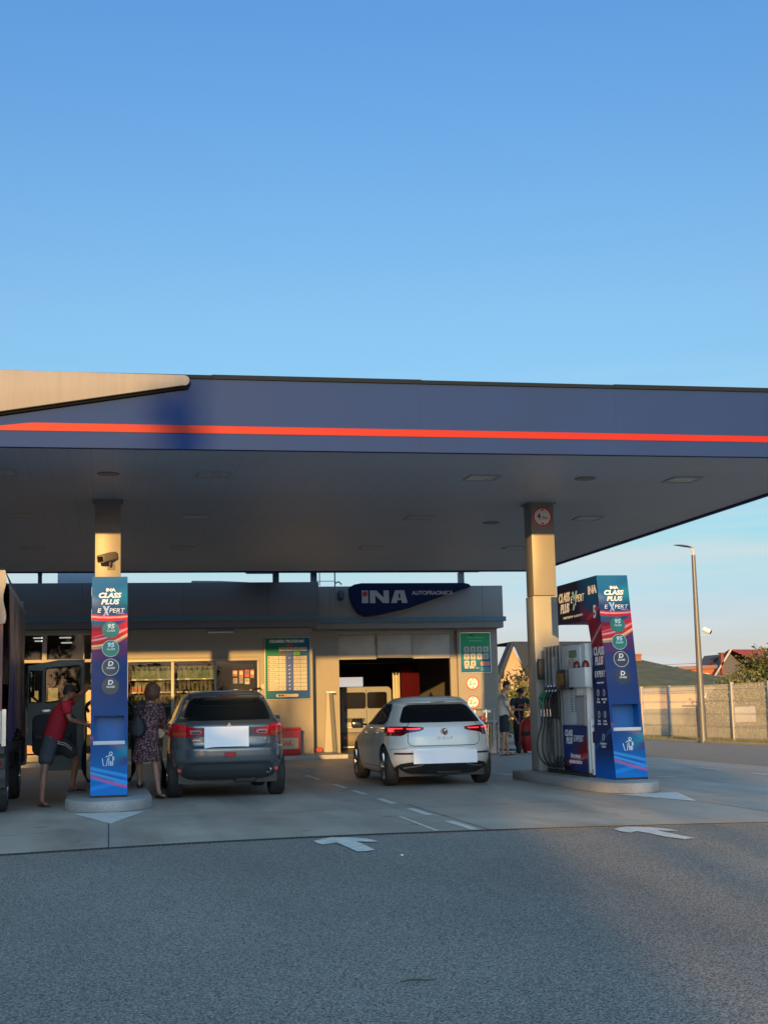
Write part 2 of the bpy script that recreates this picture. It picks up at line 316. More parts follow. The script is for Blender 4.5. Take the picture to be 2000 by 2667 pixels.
G1 = [leafm('leaf_dark', (.035, .055, .018)), leafm('leaf_mid', (.06, .085, .025)), leafm('leaf_light', (.10, .125, .04))]
G2 = [leafm('leaf_olive', (.09, .10, .035)), leafm('leaf_yellow', (.15, .15, .045)), leafm('leaf_dull', (.045, .055, .022))]  # olive, yellow and a darker green leaf, mixed at random
M_bark = mat('bark', (.09, .07, .05), .9, noise=.3, nscale=8, bump=.5)
# grass verge under the fence: stuff
rng = np.random.RandomState(3); mb = MB()
for i in range(9000):
    y = 34+14*rng.rand(); x = 17.85+1.6*rng.rand(); h = rng.uniform(.03, .12); a = rng.rand()*PI; w = .008; l_ = rng.normal(0, .03)
    mb.add([(x-w*math.cos(a), y-w*math.sin(a), -.01), (x+w*math.cos(a), y+w*math.sin(a), -.01), (x+l_, y, h)], [(0, 1, 2)]); mb.mi[-1] = i % 3
tag(mb.build('grass', [leafm('grass_a', (.13, .14, .045)), leafm('grass_b', (.19, .17, .07)), leafm('grass_c', (.08, .10, .03))], fix=False), 'short dry grass along the foot of the wire fence', 'grass', kind='stuff')
# ================================================================== CANOPY
YF, YBK, XR, XL, ZS = 18.3, 35.6, 11.26, -13.0, 4.82
M_navy = mat('fascia_navy', (.010, .033, .125), .6, spec=.12, noise=.06, nscale=1.2)
M_navy_cap = mat('fascia_cap', (.007, .013, .024), .7, spec=.1)
M_strip = mat('red_stripe', (.27, .011, .006), .5, spec=.2)
def soffit_mat():
    m = mat('soffit_panel', (.39, .47, .58), .5, noise=.07, nscale=.5); n, l = m.node_tree.nodes, m.node_tree.links
    b = n['Principled BSDF']; t = n.new('ShaderNodeTexCoord'); s = n.new('ShaderNodeSeparateXYZ'); l.new(t.outputs['Object'], s.inputs[0])
    d = n.new('ShaderNodeMath'); d.operation = 'DIVIDE'; d.inputs[1].default_value = .3; l.new(s.outputs[0], d.inputs[0])
    f = n.new('ShaderNodeMath'); f.operation = 'FRACT'; l.new(d.outputs[0], f.inputs[0])
    g = n.new('ShaderNodeMath'); g.operation = 'LESS_THAN'; g.inputs[1].default_value = .045; l.new(f.outputs[0], g.inputs[0])
    src = b.inputs['Base Color'].links[0].from_socket; mx_ = n.new('ShaderNodeMix'); mx_.data_type = 'RGBA'; mx_.inputs[7].default_value = (.34, .40, .49, 1)
    l.new(g.outputs[0], mx_.inputs[0]); l.new(src, mx_.inputs[6]); l.new(mx_.outputs[2], b.inputs['Base Color']); return m
can = thing('canopy', 'wide flat petrol station canopy with navy fascia and red stripe', 'canopy', ((XL+XR)/2, 27, ZS))
ox, oy, oz = can.location
def C(mb, name, m, **kw):
    mb.v = [(x-ox, y-oy, z-oz) for x, y, z in mb.v]; return mb.build(name, m, can, **kw)
C(MB().box(XL, XR-.02, YF+.12, YBK, ZS, ZS+.05), 'soffit', soffit_mat())
mb = MB(); mb.box(XL, XR, YF, YF+.1, 4.75, 5.705)
for x in (-1.53+2.85*k for k in range(-3, 5)): mb.box(x-.004, x+.004, YF-.003, YF-.0005, 4.76, 5.70)
mb.box(XR-.1, XR, YF+.101, YBK, 4.79, 5.705)
mb.box(XL, XR-.101, YBK-.1, YBK+.001, 4.79, 5.7)
C(mb, 'fascia', M_navy)
C(MB().box(XL, XR-.01, YF+.1005, YF+.16, 4.77, 4.819), 'fascia_lip', mat('lip_dark', (.03, .04, .06), .6))
mb = MB()
for i, (a, b) in enumerate(((XL, -1.53), (-1.525, 1.32), (1.325, 4.2), (4.205, 7.0), (7.005, XR+.03))): mb.box(a, b, YF-.03, YF+.2, 5.706, 5.765-(i % 2)*.008)
mb.box(XR-.15, XR+.03, YF+.201, YBK, 5.706, 5.76)
C(mb, 'cap_trim', M_navy_cap)
C(MB().prism([(-1.9, 4.965), (XR, 4.965), (XR, 5.048), (-.92, 5.072), (-1.05, 5.068)], YF-.012, YF-.0005), 'red_stripe', M_strip)
C(MB().box(XR+.0005, XR+.012, YF, YBK, 4.965, 5.048), 'red_stripe', M_strip)
C(MB().box(XL, XR-.02, YF+.12, YBK-.12, ZS+.3, ZS+.5), 'roof_deck', mat('roof_sheet', (.3, .3, .3), .6))
# the pale pointed logo shape fixed to the fascia
pl = [(-9.0, 4.25+.35), (-1.42, 5.185), (.93, 5.585)]+arc(.955, 5.655, .072, -80, 90, 8)+[(-1.42, 5.742), (-9.0, 5.742)]
C(MB().prism(pl, YF-.13, YF-.06), 'logo_panel', mat('cream_panel', (.20, .20, .20), .6, spec=.2, noise=.07, nscale=5, stretch=(3, 3, .25)), bevel=.012)
pe = [(x, z-.034) for x, z in pl[:-2]]+[(-1.42, 5.72), (-9.0, 5.72)]
C(MB().prism(pe, YF-.059, YF-.001), 'logo_edge', mat('logo_edge', (.004, .005, .007), .7, spec=.05))
# ceiling lights
def light_box(x, y, first=[None]):
    if first[0] is None:
        t = thing('ceiling_light', None, 'ceiling light', (0, 0, ZS))
        f = MB(); f.box(-.25, .25, -.25, -.225, -.02, -.001).box(-.25, .25, .225, .25, -.02, -.001).box(-.25, -.225, -.224, .224, -.02, -.001).box(.225, .25, -.224, .224, -.02, -.001)
        f.build('frame', mat('light_frame', (.34, .40, .48), .5), t)
        MB().box(-.222, .222, -.222, .222, -.012, -.002).build('diffuser', mat('diffuser', (.36, .42, .48), .3, noise=.15, nscale=12), t)
        first[0] = t
    else: t = copy_tree(first[0])
    t.location = (x, y, ZS); return t
LN = {-1.6: 'leftmost row', 1.53: 'second row', 5.7: 'third row', 9.03: 'rightmost row'}
for x, rown in LN.items():
    for y, dn in ((20.72, 'front'), (25.3, 'middle'), (30.2, 'rear')):
        t = light_box(x, y); t['label'] = f'square recessed canopy ceiling light, {dn} one of the {rown}'; t['group'] = 'square lights set in the canopy ceiling'; t['category'] = 'ceiling light'
dl = None
for x, y, lb in ((-.03, 20.73, 'round flat ceiling disc in front of the left column'), (7.38, 20.71, 'round flat ceiling disc in front of the right column'), (7.3, 26.0, 'round flat ceiling disc behind the right column'), (-.03, 26.0, 'round flat ceiling disc behind the left column'), (5.75, 28.0, None)):
    if lb is None: continue
    if dl is None:
        mb = MB(); mb.lathe([(.16, -.015), (.17, -.001)], n=24); dl = mb.build('ceiling_disc', mat('disc_grey', (.16, .16, .17), .5), smooth=True); o = dl
    else: o = dl.copy(); col.objects.link(o)
    o.location = (x, y, ZS-.001); tag(o, lb, 'ceiling disc', 'round discs in the canopy ceiling')

# ================================================================== COLUMNS
M_colm = mat('column_cladding', (.205, .20, .185), .42, noise=.06, nscale=1.5)
def column(x, lb, w0=.21):
    t = thing('canopy_column', lb, 'column', (x, 23.3, .15), group='square columns carrying the canopy')
    MB().box(-w0, w0, .0, .42, 3.02, ZS-.15-.002).build('upper_cladding', M_colm, t, bevel=.012)
    MB().box(-w0-.018, w0+.008, -.008, .43, 0, 3.012).build('lower_cladding', mat('column_lower', (.29, .29, .27), .35, noise=.08, nscale=1.2, stretch=(1, 1, .4)), t, bevel=.012)
    mb = MB(); mb.box(-w0-.04, w0+.04, -.03, .46, ZS-.15-.022, ZS-.15-.0015); mb.build('collar', mat('collar', (.2, .2, .2), .6), t)
    return t
column(-.035, 'pale square canopy column behind the left fuel tower, with a security camera')
column(7.48, 'pale square canopy column behind the right pump, with a height limit sign', .21)
def sign_disc(loc, r, lab, num, sub, name='height_limit_sign', face=(.62, .63, .64)):
    t = thing(name, lab, 'sign', loc)
    mb = MB(); mb.lathe([(r, 0), (r, .012)], axis='y', n=40); mb.v = [(x, -y, z) for x, y, z in mb.v]; mb.build('face', mat('sign_face', face, .4), t)
    mb = MB(); ro, ri = r, r*.82
    for k in range(40):
        a0, a1 = 2*PI*k/40, 2*PI*(k+1)/40
        mb.add([(ro*math.cos(a0), -.0145, ro*math.sin(a0)), (ro*math.cos(a1), -.0145, ro*math.sin(a1)), (ri*math.cos(a1), -.0145, ri*math.sin(a1)), (ri*math.cos(a0), -.0145, ri*math.sin(a0))], [(0, 1, 2, 3)])
    mb.build('red_ring', mat('sign_red', (.50, .025, .03), .4), t)
    inkm = mat('sign_ink', (.012, .012, .014), .5)
    text(num, (-r*.34, -.0145, .02*r), r*.86, inkm, t, bold=.02, wx=.8)
    text(sub, (r*.22, -.0145, -r*.10), r*.46, inkm, t, bold=.01, wx=.9)
    for q in (1, -1): MB().prism([(-r*.17, q*r*.74), (r*.17, q*r*.74), (0, q*r*.55)], -.0165, -.013).build('arrow', inkm, t)
    return t
sign_disc((7.475, 23.297, 4.56), .178, 'round 4,5 m height limit sign at the top of the right column', '4', ',5m')
# security camera on the left column
t = thing('security_camera', 'beige box security camera on a bracket on the left canopy column', 'camera', (-.03, 23.29, 3.84))
mb = MB(); mb.prism(rrect(-.075, .075, -.055, .075, .03), -.42, -.06); me = mb.build('housing', mat('camera_housing', (.16, .145, .12), .5), t, bevel=.006); me.rotation_euler = (R(14), 0, R(-38)); me.location = (.13, .02, .04)
mb = MB(); mb.box(-.055, .055, -.424, -.421, -.035, .05); q = mb.build('lens_window', mat('lens', (.01, .01, .012), .1), t); q.rotation_euler = (R(14), 0, R(-38)); q.location = (.13, .02, .04)
MB().tube([(.02, -.17, -.02), (.03, -.13, -.12), (.05, -.01, -.15)], .02).box(-.01, .11, -.012, -.0005, -.2, -.1).build('bracket', mat('camera_bracket', (.10, .09, .08), .6), t)

# ================================================================== ISLANDS
M_isl = concrete_mat('island_concrete', (.30, .30, .29), blot=.3)
def island(cx, lb, sc_=1, yb=3.0):
    o = thing('pump_island', lb, 'pump island', (cx, 21.5, 0), group='raised concrete pump islands')
    p = [(-.58, yb), (-.585, -1.75)]+[(-.585+(.585*2)*(k/14), -1.75-.72*math.sin(PI*min(1, max(0, k/14)))**.55) for k in range(1, 14)]+[(.585, -1.75), (.58, yb)]; p = [(x*sc_, y) for x, y in p]
    MB().prism(p, .0, .15, 'z').build('kerb_slab', M_isl, o, bevel=.015)
    return o
island(0, 'rounded concrete island under the left fuel tower and the man in red')
island(7.43, 'rounded concrete island under the right pump marked 5', .86, 2.35)

# ================================================================== FUEL TOWERS
def L(*c): return np.array(srgb(*c))
def ss(a, b, x): t_ = np.clip((x-a)/(b-a), 0, 1); return t_*t_*(3-2*t_)
def band(d, w, soft): return 1-ss(w, w+soft, np.abs(d))
def paint(u, z, side=False):
    """graphic of the tower: u 0..1 across, z metres above the tower foot (0..3.05)"""
    u = np.asarray(u, float); z = np.asarray(z, float); c = np.zeros(u.shape+(3,))
    def mixc(c, k, m): return c*(1-m[..., None])+np.asarray(k)*m[..., None]
    c[:] = L(12, 84, 140)
    c = mixc(c, L(30, 140, 160), band(z-2.62-.15*u, .04, .22)*ss(.2, 1, u)*.8)
    c = mixc(c, L(110, 130, 165), band(z-2.73+.2*u, .02, .10)*ss(.7, 0, u)*.5)
    c = mixc(c, L(40, 60, 100), band(z-2.60, .03, .15)*.6)
    c = mixc(c, L(20, 120, 140), band(z-2.40+.1*u, .05, .12)*ss(.8, .1, u))
    m1 = ss(2.42, 2.34, z)
    c = mixc(c, L(150, 30, 50), m1*ss(2.0, 2.12, z-.1*u)*.95)
    c = mixc(c, L(55, 60, 105), ss(2.34, 2.42, z)*ss(2.5, 2.42, z)*.4)
    c = mixc(c, L(42, 61, 108), ss(2.12+.12*u, 1.9+.1*u, z))
    c = mixc(c, L(115, 45, 85), band(z-2.0-.06*u, .05, .12)*.6)
    for z0, sl, cv, w, so_, k, a in ((2.505, .0, -.02, .028, .02, (225, 40, 45), 1), (2.512, .0, -.015, .006, .008, (255, 190, 180), .9), (2.22, .16, -.04, .05, .05, (215, 40, 50), .9),
                                   (2.13, .17, -.03, .035, .03, (225, 50, 50), 1), (2.17, .17, -.03, .007, .012, (255, 175, 175), .95), (2.21, .13, 0, .005, .01, (255, 120, 120), .8),
                                   (2.085, .17, -.04, .008, .012, (255, 215, 150), 1), (2.055, .18, -.05, .006, .01, (250, 170, 110), .8),
                                   (.80, -.17, .03, .03, .03, (190, 50, 60), .95), (.815, -.17, .02, .006, .02, (230, 120, 100), .7)):
        c = mixc(c, L(*k), band(z-(z0+sl*u+cv*np.sin(u*PI)), w, so_)*a)
    c = mixc(c, L(16, 78, 140), ss(1.5, .75, z)*.7); c = mixc(c, L(8, 98, 165), ss(.70, .35, z)*.8)
    c = mixc(c, L(20, 130, 150), band(z-.50-.1*u, .05, .12)*ss(.3, 1, u)*.8)
    c = mixc(c, L(60, 50, 105), band(z-.42-.08*u, .03, .06)*ss(.5, 1, u)*.8)
    c = mixc(c, L(6, 108, 185), ss(.32, .05, z))
    for z0, sl, w, k, a in ((.40, -.12, .012, (60, 150, 215), .8), (.34, -.15, .006, (80, 170, 230), .7), (.26, -.10, .008, (40, 140, 220), .6), (.12, .10, .02, (30, 140, 220), .5)):
        c = mixc(c, L(*k), band(z-(z0+sl*u), w, .02)*a)
    c = mixc(c, L(190, 85, 130), band(z-(.30-.21*u+.05*u*u), .009, .018)*.9)
    return c
def paint_side(u, z):
    """lane side of the tower and its header: u = metres back from the front edge"""
    c = np.zeros(u.shape+(3,)); c[:] = L(22, 40, 88)
    def mixc(c, k, m): return c*(1-m[..., None])+np.asarray(k)*m[..., None]
    c = mixc(c, L(14, 80, 125), ss(1.0, .3, u)*ss(2.3, 2.7, z)*.9)
    c = mixc(c, L(170, 25, 45), band(z-2.15-.35*(u-.3), .22, .2)*ss(1.1, .2, u)*.9)
    c = mixc(c, L(230, 60, 60), band(z-2.52+.3*(u-.3), .012, .02)*ss(1.0, .5, u)*.9)
    c = mixc(c, L(250, 190, 170), band(z-2.02-.5*(.6-u), .008, .02)*ss(1.0, .7, u)*.9)
    c = mixc(c, L(14, 100, 185), ss(.5, .05, z))
    c = mixc(c, L(25, 130, 190), band(z-.75+.4*u, .01, .02)*.5)
    c = mixc(c, L(20, 24, 52), ss(.85, 1.05, u)*ss(1.6, 2.4, z))
    return c
M_twr = vmat('printed_panel', .5); M_twr.node_tree.nodes['Principled BSDF'].inputs['Specular IOR Level'].default_value = .15
H = 3.09; LEAN = .48
def ty(z): return LEAN*z/H                       # front face leans back with height
def tower(loc, lb, num):
    t = thing('fuel_tower', lb, 'fuel tower', loc, group='printed fuel towers with litter trays')
    w = .25; nu, nz = 25, 310; zs = np.linspace(.03, H, nz); us = np.linspace(0, 1, nu)
    zt0, zt1 = .76, 1.11                         # litter tray opening
    mb = MB(); V = []; cols = []
    Z, U = np.meshgrid(zs, us, indexing='ij'); cc = paint(U, Z)
    V = [((u-.5)*2*w, ty(z), z) for z in zs for u in us]; F_ = []
    for i in range(nz-1):
        for j in range(nu-1):
            zm = (zs[i]+zs[i+1])/2; um = (us[j]+us[j+1])/2
            if zt0 < zm < zt1 and .08 < um < .92: continue
            F_.append((i*nu+j, i*nu+j+1, (i+1)*nu+j+1, (i+1)*nu+j))
    mb.add(V, F_); mb.build('front_panel', M_twr, t, cols=cc.reshape(-1, 3), fix=False)
    # sides: polygon cut in a fine grid so the print can follow it
    for s in (-1, 1):
        ys = np.linspace(0, 2.45, 80); zz = np.linspace(.0, H, 100); V = []; F_ = []; idx = {}
        Y, Z2 = np.meshgrid(ys, zz, indexing='ij')
        def back(z):
            if z < 1.97: return .90-.09*z/1.97
            if z < 2.42: return .81+.16*(z-1.97)/.45
            return 2.44
        rows = []; cu = []
        for z in zz:
            y0, y1 = ty(z), (back(z) if z < 2.435 else 2.43)
            r_ = [(s*w, y0+(y1-y0)*k/60, z) for k in range(61)]; rows.append(r_)
            cu.append(paint_side(np.array([p[1]-y0 for p in r_]), np.full(61, z)))
        mb = MB(); mb.grid(rows); mb.build('side_panel', M_twr, t, cols=np.concatenate(cu), fix=False)
    edge = mat('tower_blue', tuple(L(12, 84, 140)), .35); dk = mat('tower_navy', tuple(L(20, 26, 55)), .4)
    mb = MB(); mb.add([(-w, ty(H), H), (w, ty(H), H), (w, 2.43, H), (-w, 2.43, H)], [(0, 1, 2, 3)]); mb.add([(-w, 2.43, 2.44), (w, 2.43, 2.44), (w, 2.43, H), (-w, 2.43, H)], [(0, 1, 2, 3)])
    mb.add([(-w, .97, 2.42), (w, .97, 2.42), (w, 2.43, 2.44), (-w, 2.43, 2.44)], [(0, 1, 2, 3)])
    mb.add([(-w, .90, .0), (w, .90, .0), (w, .81, 1.97), (-w, .81, 1.97)], [(0, 1, 2, 3)]); mb.add([(-w, .81, 1.97), (w, .81, 1.97), (w, .97, 2.42), (-w, .97, 2.42)], [(0, 1, 2, 3)])
    mb.build('back_panel', dk, t, fix=False)
    MB().box(-w+.004, w-.004, .012, .88, -.001, .03).build('plinth', mat('plinth', (.012, .013, .014), .6), t)
    # tray recess with a pale bar
    mb = MB(); a, b, d = zt0, zt1, .26; x0 = w*.84
    mb.add([(-x0, ty(a), a), (x0, ty(a), a), (x0, ty(a)+d, a), (-x0, ty(a)+d, a)], [(0, 1, 2, 3)])
    mb.add([(-x0, ty(b), b), (x0, ty(b), b), (x0, ty(a)+d, b), (-x0, ty(a)+d, b)], [(0, 1, 2, 3)])
    mb.add([(-x0, ty(a), a), (-x0, ty(b), b), (-x0, ty(a)+d, b), (-x0, ty(a)+d, a)], [(0, 1, 2, 3)]); mb.add([(x0, ty(a), a), (x0, ty(b), b), (x0, ty(a)+d, b), (x0, ty(a)+d, a)], [(0, 1, 2, 3)])
    mb.add([(-x0, ty(a)+d, a), (x0, ty(a)+d, a), (x0, ty(a)+d, b), (-x0, ty(a)+d, b)], [(0, 1, 2, 3)])
    mb.build('litter_tray', mat('tray_blue', tuple(L(10, 100, 170)), .45, noise=.12, nscale=60), t, fix=False)
    MB().box(-x0-.008, x0+.008, ty(.74)-.012, ty(.74)+.05, .715, .765).build('tray_bar', mat('tray_bar', (.60, .60, .58), .4), t, bevel=.004)
    tl = -math.atan2(LEAN, H)
    def T(s, x, z, size, m=M_white, **kw): text(s, (x, ty(z)-.004, z), size, m, t, tilt=tl, **kw)
    # maker's word: a post with a dot, N and A
    T('INA', .012, 2.895, .062, bold=.04, wx=1.25); T('CLASS', -.005, 2.815, .098, bold=.045, shear=.22, wx=1.15); T('PLUS', .0, 2.72, .098, bold=.045, shear=.22, wx=1.15)
    T('E', -.150, 2.595, .088, bold=.012, shear=.15, wx=1.1); T('PERT', .095, 2.595, .090, bold=.008, shear=.2, wx=1.08); T('FORMULA', .15, 2.553, .020, wx=1.3)
    xm = MB()
    def sk(x): return x
    for pts, zo in (([(-.105, 2.50), (-.075, 2.50), (.0, 2.66), (-.03, 2.66)], -.006),): xm.add([(x, ty(z)+zo, z) for x, z in pts], [(0, 1, 2, 3)])
    xm.build('x_stroke', mat('x_pink', tuple(L(215, 110, 150)), .4), t, fix=False)
    xm = MB(); xm.add([(x, ty(z)-.008, z) for x, z in [(-.10, 2.665), (-.065, 2.665), (-.01, 2.53), (-.035, 2.53)]], [(0, 1, 2, 3)]); xm.add([(x, ty(z)-.0085, z) for x, z in [(-.062, 2.585), (-.035, 2.585), (.002, 2.665), (-.028, 2.665)]], [(0, 1, 2, 3)])
    xm.build('x_stroke', mat('x_pale', tuple(L(150, 200, 225)), .4), t, fix=False)
    grn = mat('badge_green', tuple(L(22, 125, 100)), .4); chl = mat('badge_dark', tuple(L(34, 40, 50)), .4); rimm = mat('badge_rim', (.62, .6, .52), .4)
    for zc, m, rim, big, lines in ((2.32, grn, 0, '95', ['CLASS', 'PLUS']), (2.055, grn, 1, '95', ['CLASS', 'PLUS', 'PREMIUM']), (1.79, chl, 1, 'D', ['CLASS', 'PLUS', 'PREMIUM']), (1.525, chl, 0, 'D', ['CLASS', 'PLUS'])):
        b = MB(); rr = .12; yy = ty(zc)-.006
        def ring(r0, r1, off, mm, nm, par):
            q = MB()
            for k in range(36):
                a0, a1 = 2*PI*k/36, 2*PI*(k+1)/36; P = lambda r, a: (.015+r*math.cos(a), ty(zc+r*math.sin(a))-off, zc+r*math.sin(a))
                q.add([P(r0, a0), P(r1, a0), P(r1, a1), P(r0, a1)], [(0, 1, 2, 3)])
            return q.build(nm, mm, par, fix=False)
        bo = ring(0.0001, rr, .003, m, 'fuel_badge', t)
        if rim: ring(rr*.94, rr*1.0, .0045, rimm, 'rim', bo)
        inkc = M_white
        text(big, (.015, ty(zc+.048)-.0055, zc+.048), .092, inkc, bo, tilt=tl, bold=.03, shear=.15 if big != 'D' else .1, wx=1.1)
        for k, s in enumerate(lines): text(s, (.015, ty(zc)-.0055, zc-.012-k*.032), .036, inkc, bo, tilt=tl, bold=.03, shear=.2, wx=1.15 if s != 'PREMIUM' else 1.0)
    # litter pictogram
    q = MB(); yy = ty(.47)
    def S(pts, r=.005): q.tube([(x, ty(z)-.006, z) for x, z in pts], r, 6)
    S([(-.035+.02*math.cos(a)+.06, .595+.02*math.sin(a)) for a in np.linspace(0, 2*PI, 13)]); S([(-.045, .545), (-.01, .565), (.03, .565), (.065, .545), (.07, .50)]); S([(.0, .555), (.0, .43), (.02, .43), (.022, .49), (.03, .49), (.033, .43), (.052, .43), (.052, .54)]); S([(-.09, .53), (-.075, .43), (-.03, .43), (-.018, .53)])
    q.build('litter_symbol', M_white, t)
    # lane side lettering (two lane faces, the left one seen)
    def TS(s, y, z, size, m=M_white, **kw): text(s, (-w-.004, y, z), size, m, t, face='-x', **kw)
    TS('INA', .70, 2.88, .17, bold=.05, wx=1.3); TS(num, .62, 2.53, .27, bold=.03)
    TS('CLASS', 2.08, 2.86, .20, bold=.045, shear=.2); TS('PLUS', 2.06, 2.68, .20, bold=.045, shear=.2); TS('E', 1.70, 2.80, .16, shear=.15); TS('PERT', 1.28, 2.80, .17, shear=.2); TS('PREMIUM GORIVO', 1.66, 2.53, .055, wx=1.6, sp=1.4)
    for a, b in (((1.66, 2.63), (1.42, 2.93)), ((1.66, 2.93), (1.5, 2.70))): 
        q = MB(); q.prism([(a[0], a[1]), (a[0]-.07, a[1]), (b[0]-.02, b[1]), (b[0]+.05, b[1])], -w-.006, -w-.003, 'x'); q.build('x_stroke', mat('x_pale', (.5, .6, .7), .4), t)
    TS('CLASS', .52, 1.92, .17, bold=.045, shear=.15, wx=.95); TS('PLUS', .52, 1.77, .17, bold=.045, shear=.15, wx=.95); TS('EXPERT', .50, 1.57, .14, wx=.95, shear=.1); TS('PREMIUM GORIVO', .5, 1.44, .035, wx=1.1)
    for k, (yy, zz, s1, s2) in enumerate(((.62, 1.29, 'ČISTI', 'MOTOR'), (.36, 1.29, 'PRODUŽUJE', 'VIJEK'), (.62, .96, 'ČUVA', 'OKOLIŠ'), (.36, .96, 'SNAGA', 'MOTORA'), (.47, .62, 'POUZDANOST', 'SUSTAVA'))):
        q = MB(); q.lathe([(.055, 0), (.055, .002)], axis='x', n=20); q.v = [(-w-.002-x, y+yy, z+zz) for x, y, z in q.v]; bo = q.build('benefit_icon', mat('icon_grey', (.45, .48, .55), .4), t)
        q = MB(); q.tube([(-w-.006, yy+.0, zz+.035), (-w-.006, yy+.02, zz-.01), (-w-.006, yy, zz-.03), (-w-.006, yy-.02, zz-.01), (-w-.006, yy, zz+.035)], .005, 5); q.build('drop', dk, bo)
        TS(s1, yy, zz-.10, .042); TS(s2, yy, zz-.145, .042)
    return t
tower((0, 19.80, .15), 'left fuel tower with litter tray between the truck and the grey car', '3')
tower((7.615, 19.87, .15), 'right fuel tower numbered 5 on its side, at the front of the right island', '5')

# ================================================================== DISPENSERS
M_slat = mat('slat_aluminium', (.17, .18, .185), .55, metal=.3, noise=.1, nscale=10)
M_pumpw = mat('pump_white', (.62, .63, .63), .35, noise=.04, nscale=3)
M_hose = mat('hose_rubber', (.004, .010, .010), .55)
def dispenser(loc, lb, box=True):
    t = thing('fuel_dispenser', lb, 'fuel pump', loc, group='fuel dispensers behind the towers')
    X0 = 0.0; D = .62     # lane face plane x=0 -> other side x=D; y 0 (near) .. 1.75 (far)
    mb = MB(); mb.box(X0+.02, D-.02, .14, 1.32, .06, 2.07); mb.build('cabinet', M_pumpw, t, bevel=.012)
    MB().box(-.01, D+.01, .10, 2.2, -.001, .058).build('plinth', mat('plinth', (.012, .013, .014), .6), t)
    mb = MB()
    for z0, z1 in ((1.72, 2.03), (.80, 1.55)): mb.box(.003, .019, .34, 1.16, z0, z1)
    mb.build('service_door', M_pumpw, t, bevel=.006)
    MB().box(-.001, .0025, .50, .88, 1.86, 1.98).build('fuel_display', mat('display_green', (.003, .20, .11), .3), t)
    q = MB()
    for a in (.62, .80):
        for k in range(5): q.box(-.002, .002, a, a+.12, 1.745+k*.022, 1.755+k*.022)
        for k in range(16): q.box(-.002, .002, a-.05, a+.07, 1.0+k*.028, 1.012+k*.028)
    q.build('vent_louvres', mat('vent_dark', (.18, .19, .2), .5), t)
    q = MB(); q.box(-.02, .002, .16, .55, .79, 1.26).build('poster_frame', M_steel, t); MB().box(-.0225, -.0205, .19, .52, .82, 1.23).build('poster', mat('poster_grey', (.33, .34, .35), .5, noise=.2, nscale=15), t)
    # advertising door low on the lane face
    nu, nz = 50, 40; us = np.linspace(0, 1, nu); zs = np.linspace(0, 1, nz); Z, U = np.meshgrid(zs, us, indexing='ij')
    c = np.zeros(U.shape+(3,)); c[:] = L(16, 52, 108)
    def mixc(c, k, m): return c*(1-m[..., None])+np.asarray(k)*m[..., None]
    c = mixc(c, L(120, 20, 35), band(Z-.42+.5*(U-.25), .08, .3)*ss(.75, .1, U)); c = mixc(c, L(230, 60, 60), band(Z-(.05+.5*np.sqrt(np.clip(.95-U, 0, 1))*.7), .012, .03)*.9); c = mixc(c, L(245, 150, 130), band(Z-(.0+.5*np.sqrt(np.clip(.9-U, 0, 1))*.7), .006, .015)*.8); c = mixc(c, L(18, 20, 45), ss(.25, .05, Z)*ss(.4, .8, U))
    mb = MB(); mb.grid([[(-.004, .15+1.16*u, .07+.72*z) for u in us] for z in zs]); mb.build('advert_panel', M_twr, t, cols=c.reshape(-1, 3), fix=False)
    TS = lambda s, y, z, size, m=M_white, **kw: text(s, (-.008, y, z), size, m, t, face='-x', **kw)
    TS('CLASS', 1.02, .66, .135, bold=.045, shear=.15); TS('PLUS', 1.0, .54, .135, bold=.045, shear=.15); TS('EXPERT', .55, .58, .14, shear=.15); TS('ČISTA SNAGA', .72, .30, .075, bold=.04); TS('ISTINSKIM GORIVOM', .72, .21, .065, bold=.04)
    # payment box
    if box:
        pay = MB().box(-.08, .03, -.10, .70, 1.39, 1.69).build('payment_box', M_pumpw, t, bevel=.008)
        MB().box(-.13, -.0, .705, 1.16, 1.36, 1.68).build('screen_housing', mat('housing_dark', (.012, .012, .016), .4), pay, bevel=.01)
        MB().box(-.134, -.131, .78, 1.06, 1.44, 1.62).build('screen', mat('screen_amber', (.05, .04, .025), .15, noise=.5, nscale=14), pay)
        for yb in (-.0, .42):
            q = MB(); q.lathe([(.055, 1.69), (.055, 1.74), (.045, 1.775), (.02, 1.80), (.001, 1.805)], c=(-.03, yb, 0), n=16); q.build('beacon', mat('beacon_red', (.16, .015, .01), .2), pay, smooth=True)
    # hose column of vertical slats
    hc = MB().box(.045, D-.045, 1.335, 2.18, .06, 2.09).build('hose_column', mat('slat_back', (.05, .052, .055), .5), t)
    for k in range(5):
        y = 1.345+k*.198
        MB().box(-.01, .044, y, y+.042, .06, 2.10).build('slat', M_slat, t, bevel=.006)
        if k < 4: MB().box(.012, .044, y+.10, y+.125, .06, 1.0).build('slat', M_slat, t)
    MB().box(.0, .04, 1.56, 1.76, 1.40, 1.92).build('price_card', mat('price_card', (.42, .40, .42), .5, noise=.2, nscale=20), t)
    MB().box(-.05, .0, 1.37, 2.14, .90, 1.42).build('nozzle_boot', mat('boot', (.022, .024, .026), .5), t, bevel=.02)
    MB().box(-.10, .1, 2.19, 2.30, 1.55, 1.9).build('card_reader', M_black, t, bevel=.015)
    ngreen = mat('nozzle_green', (.005, .13, .06), .4); nblk = mat('nozzle_black', (.012, .013, .014), .4)
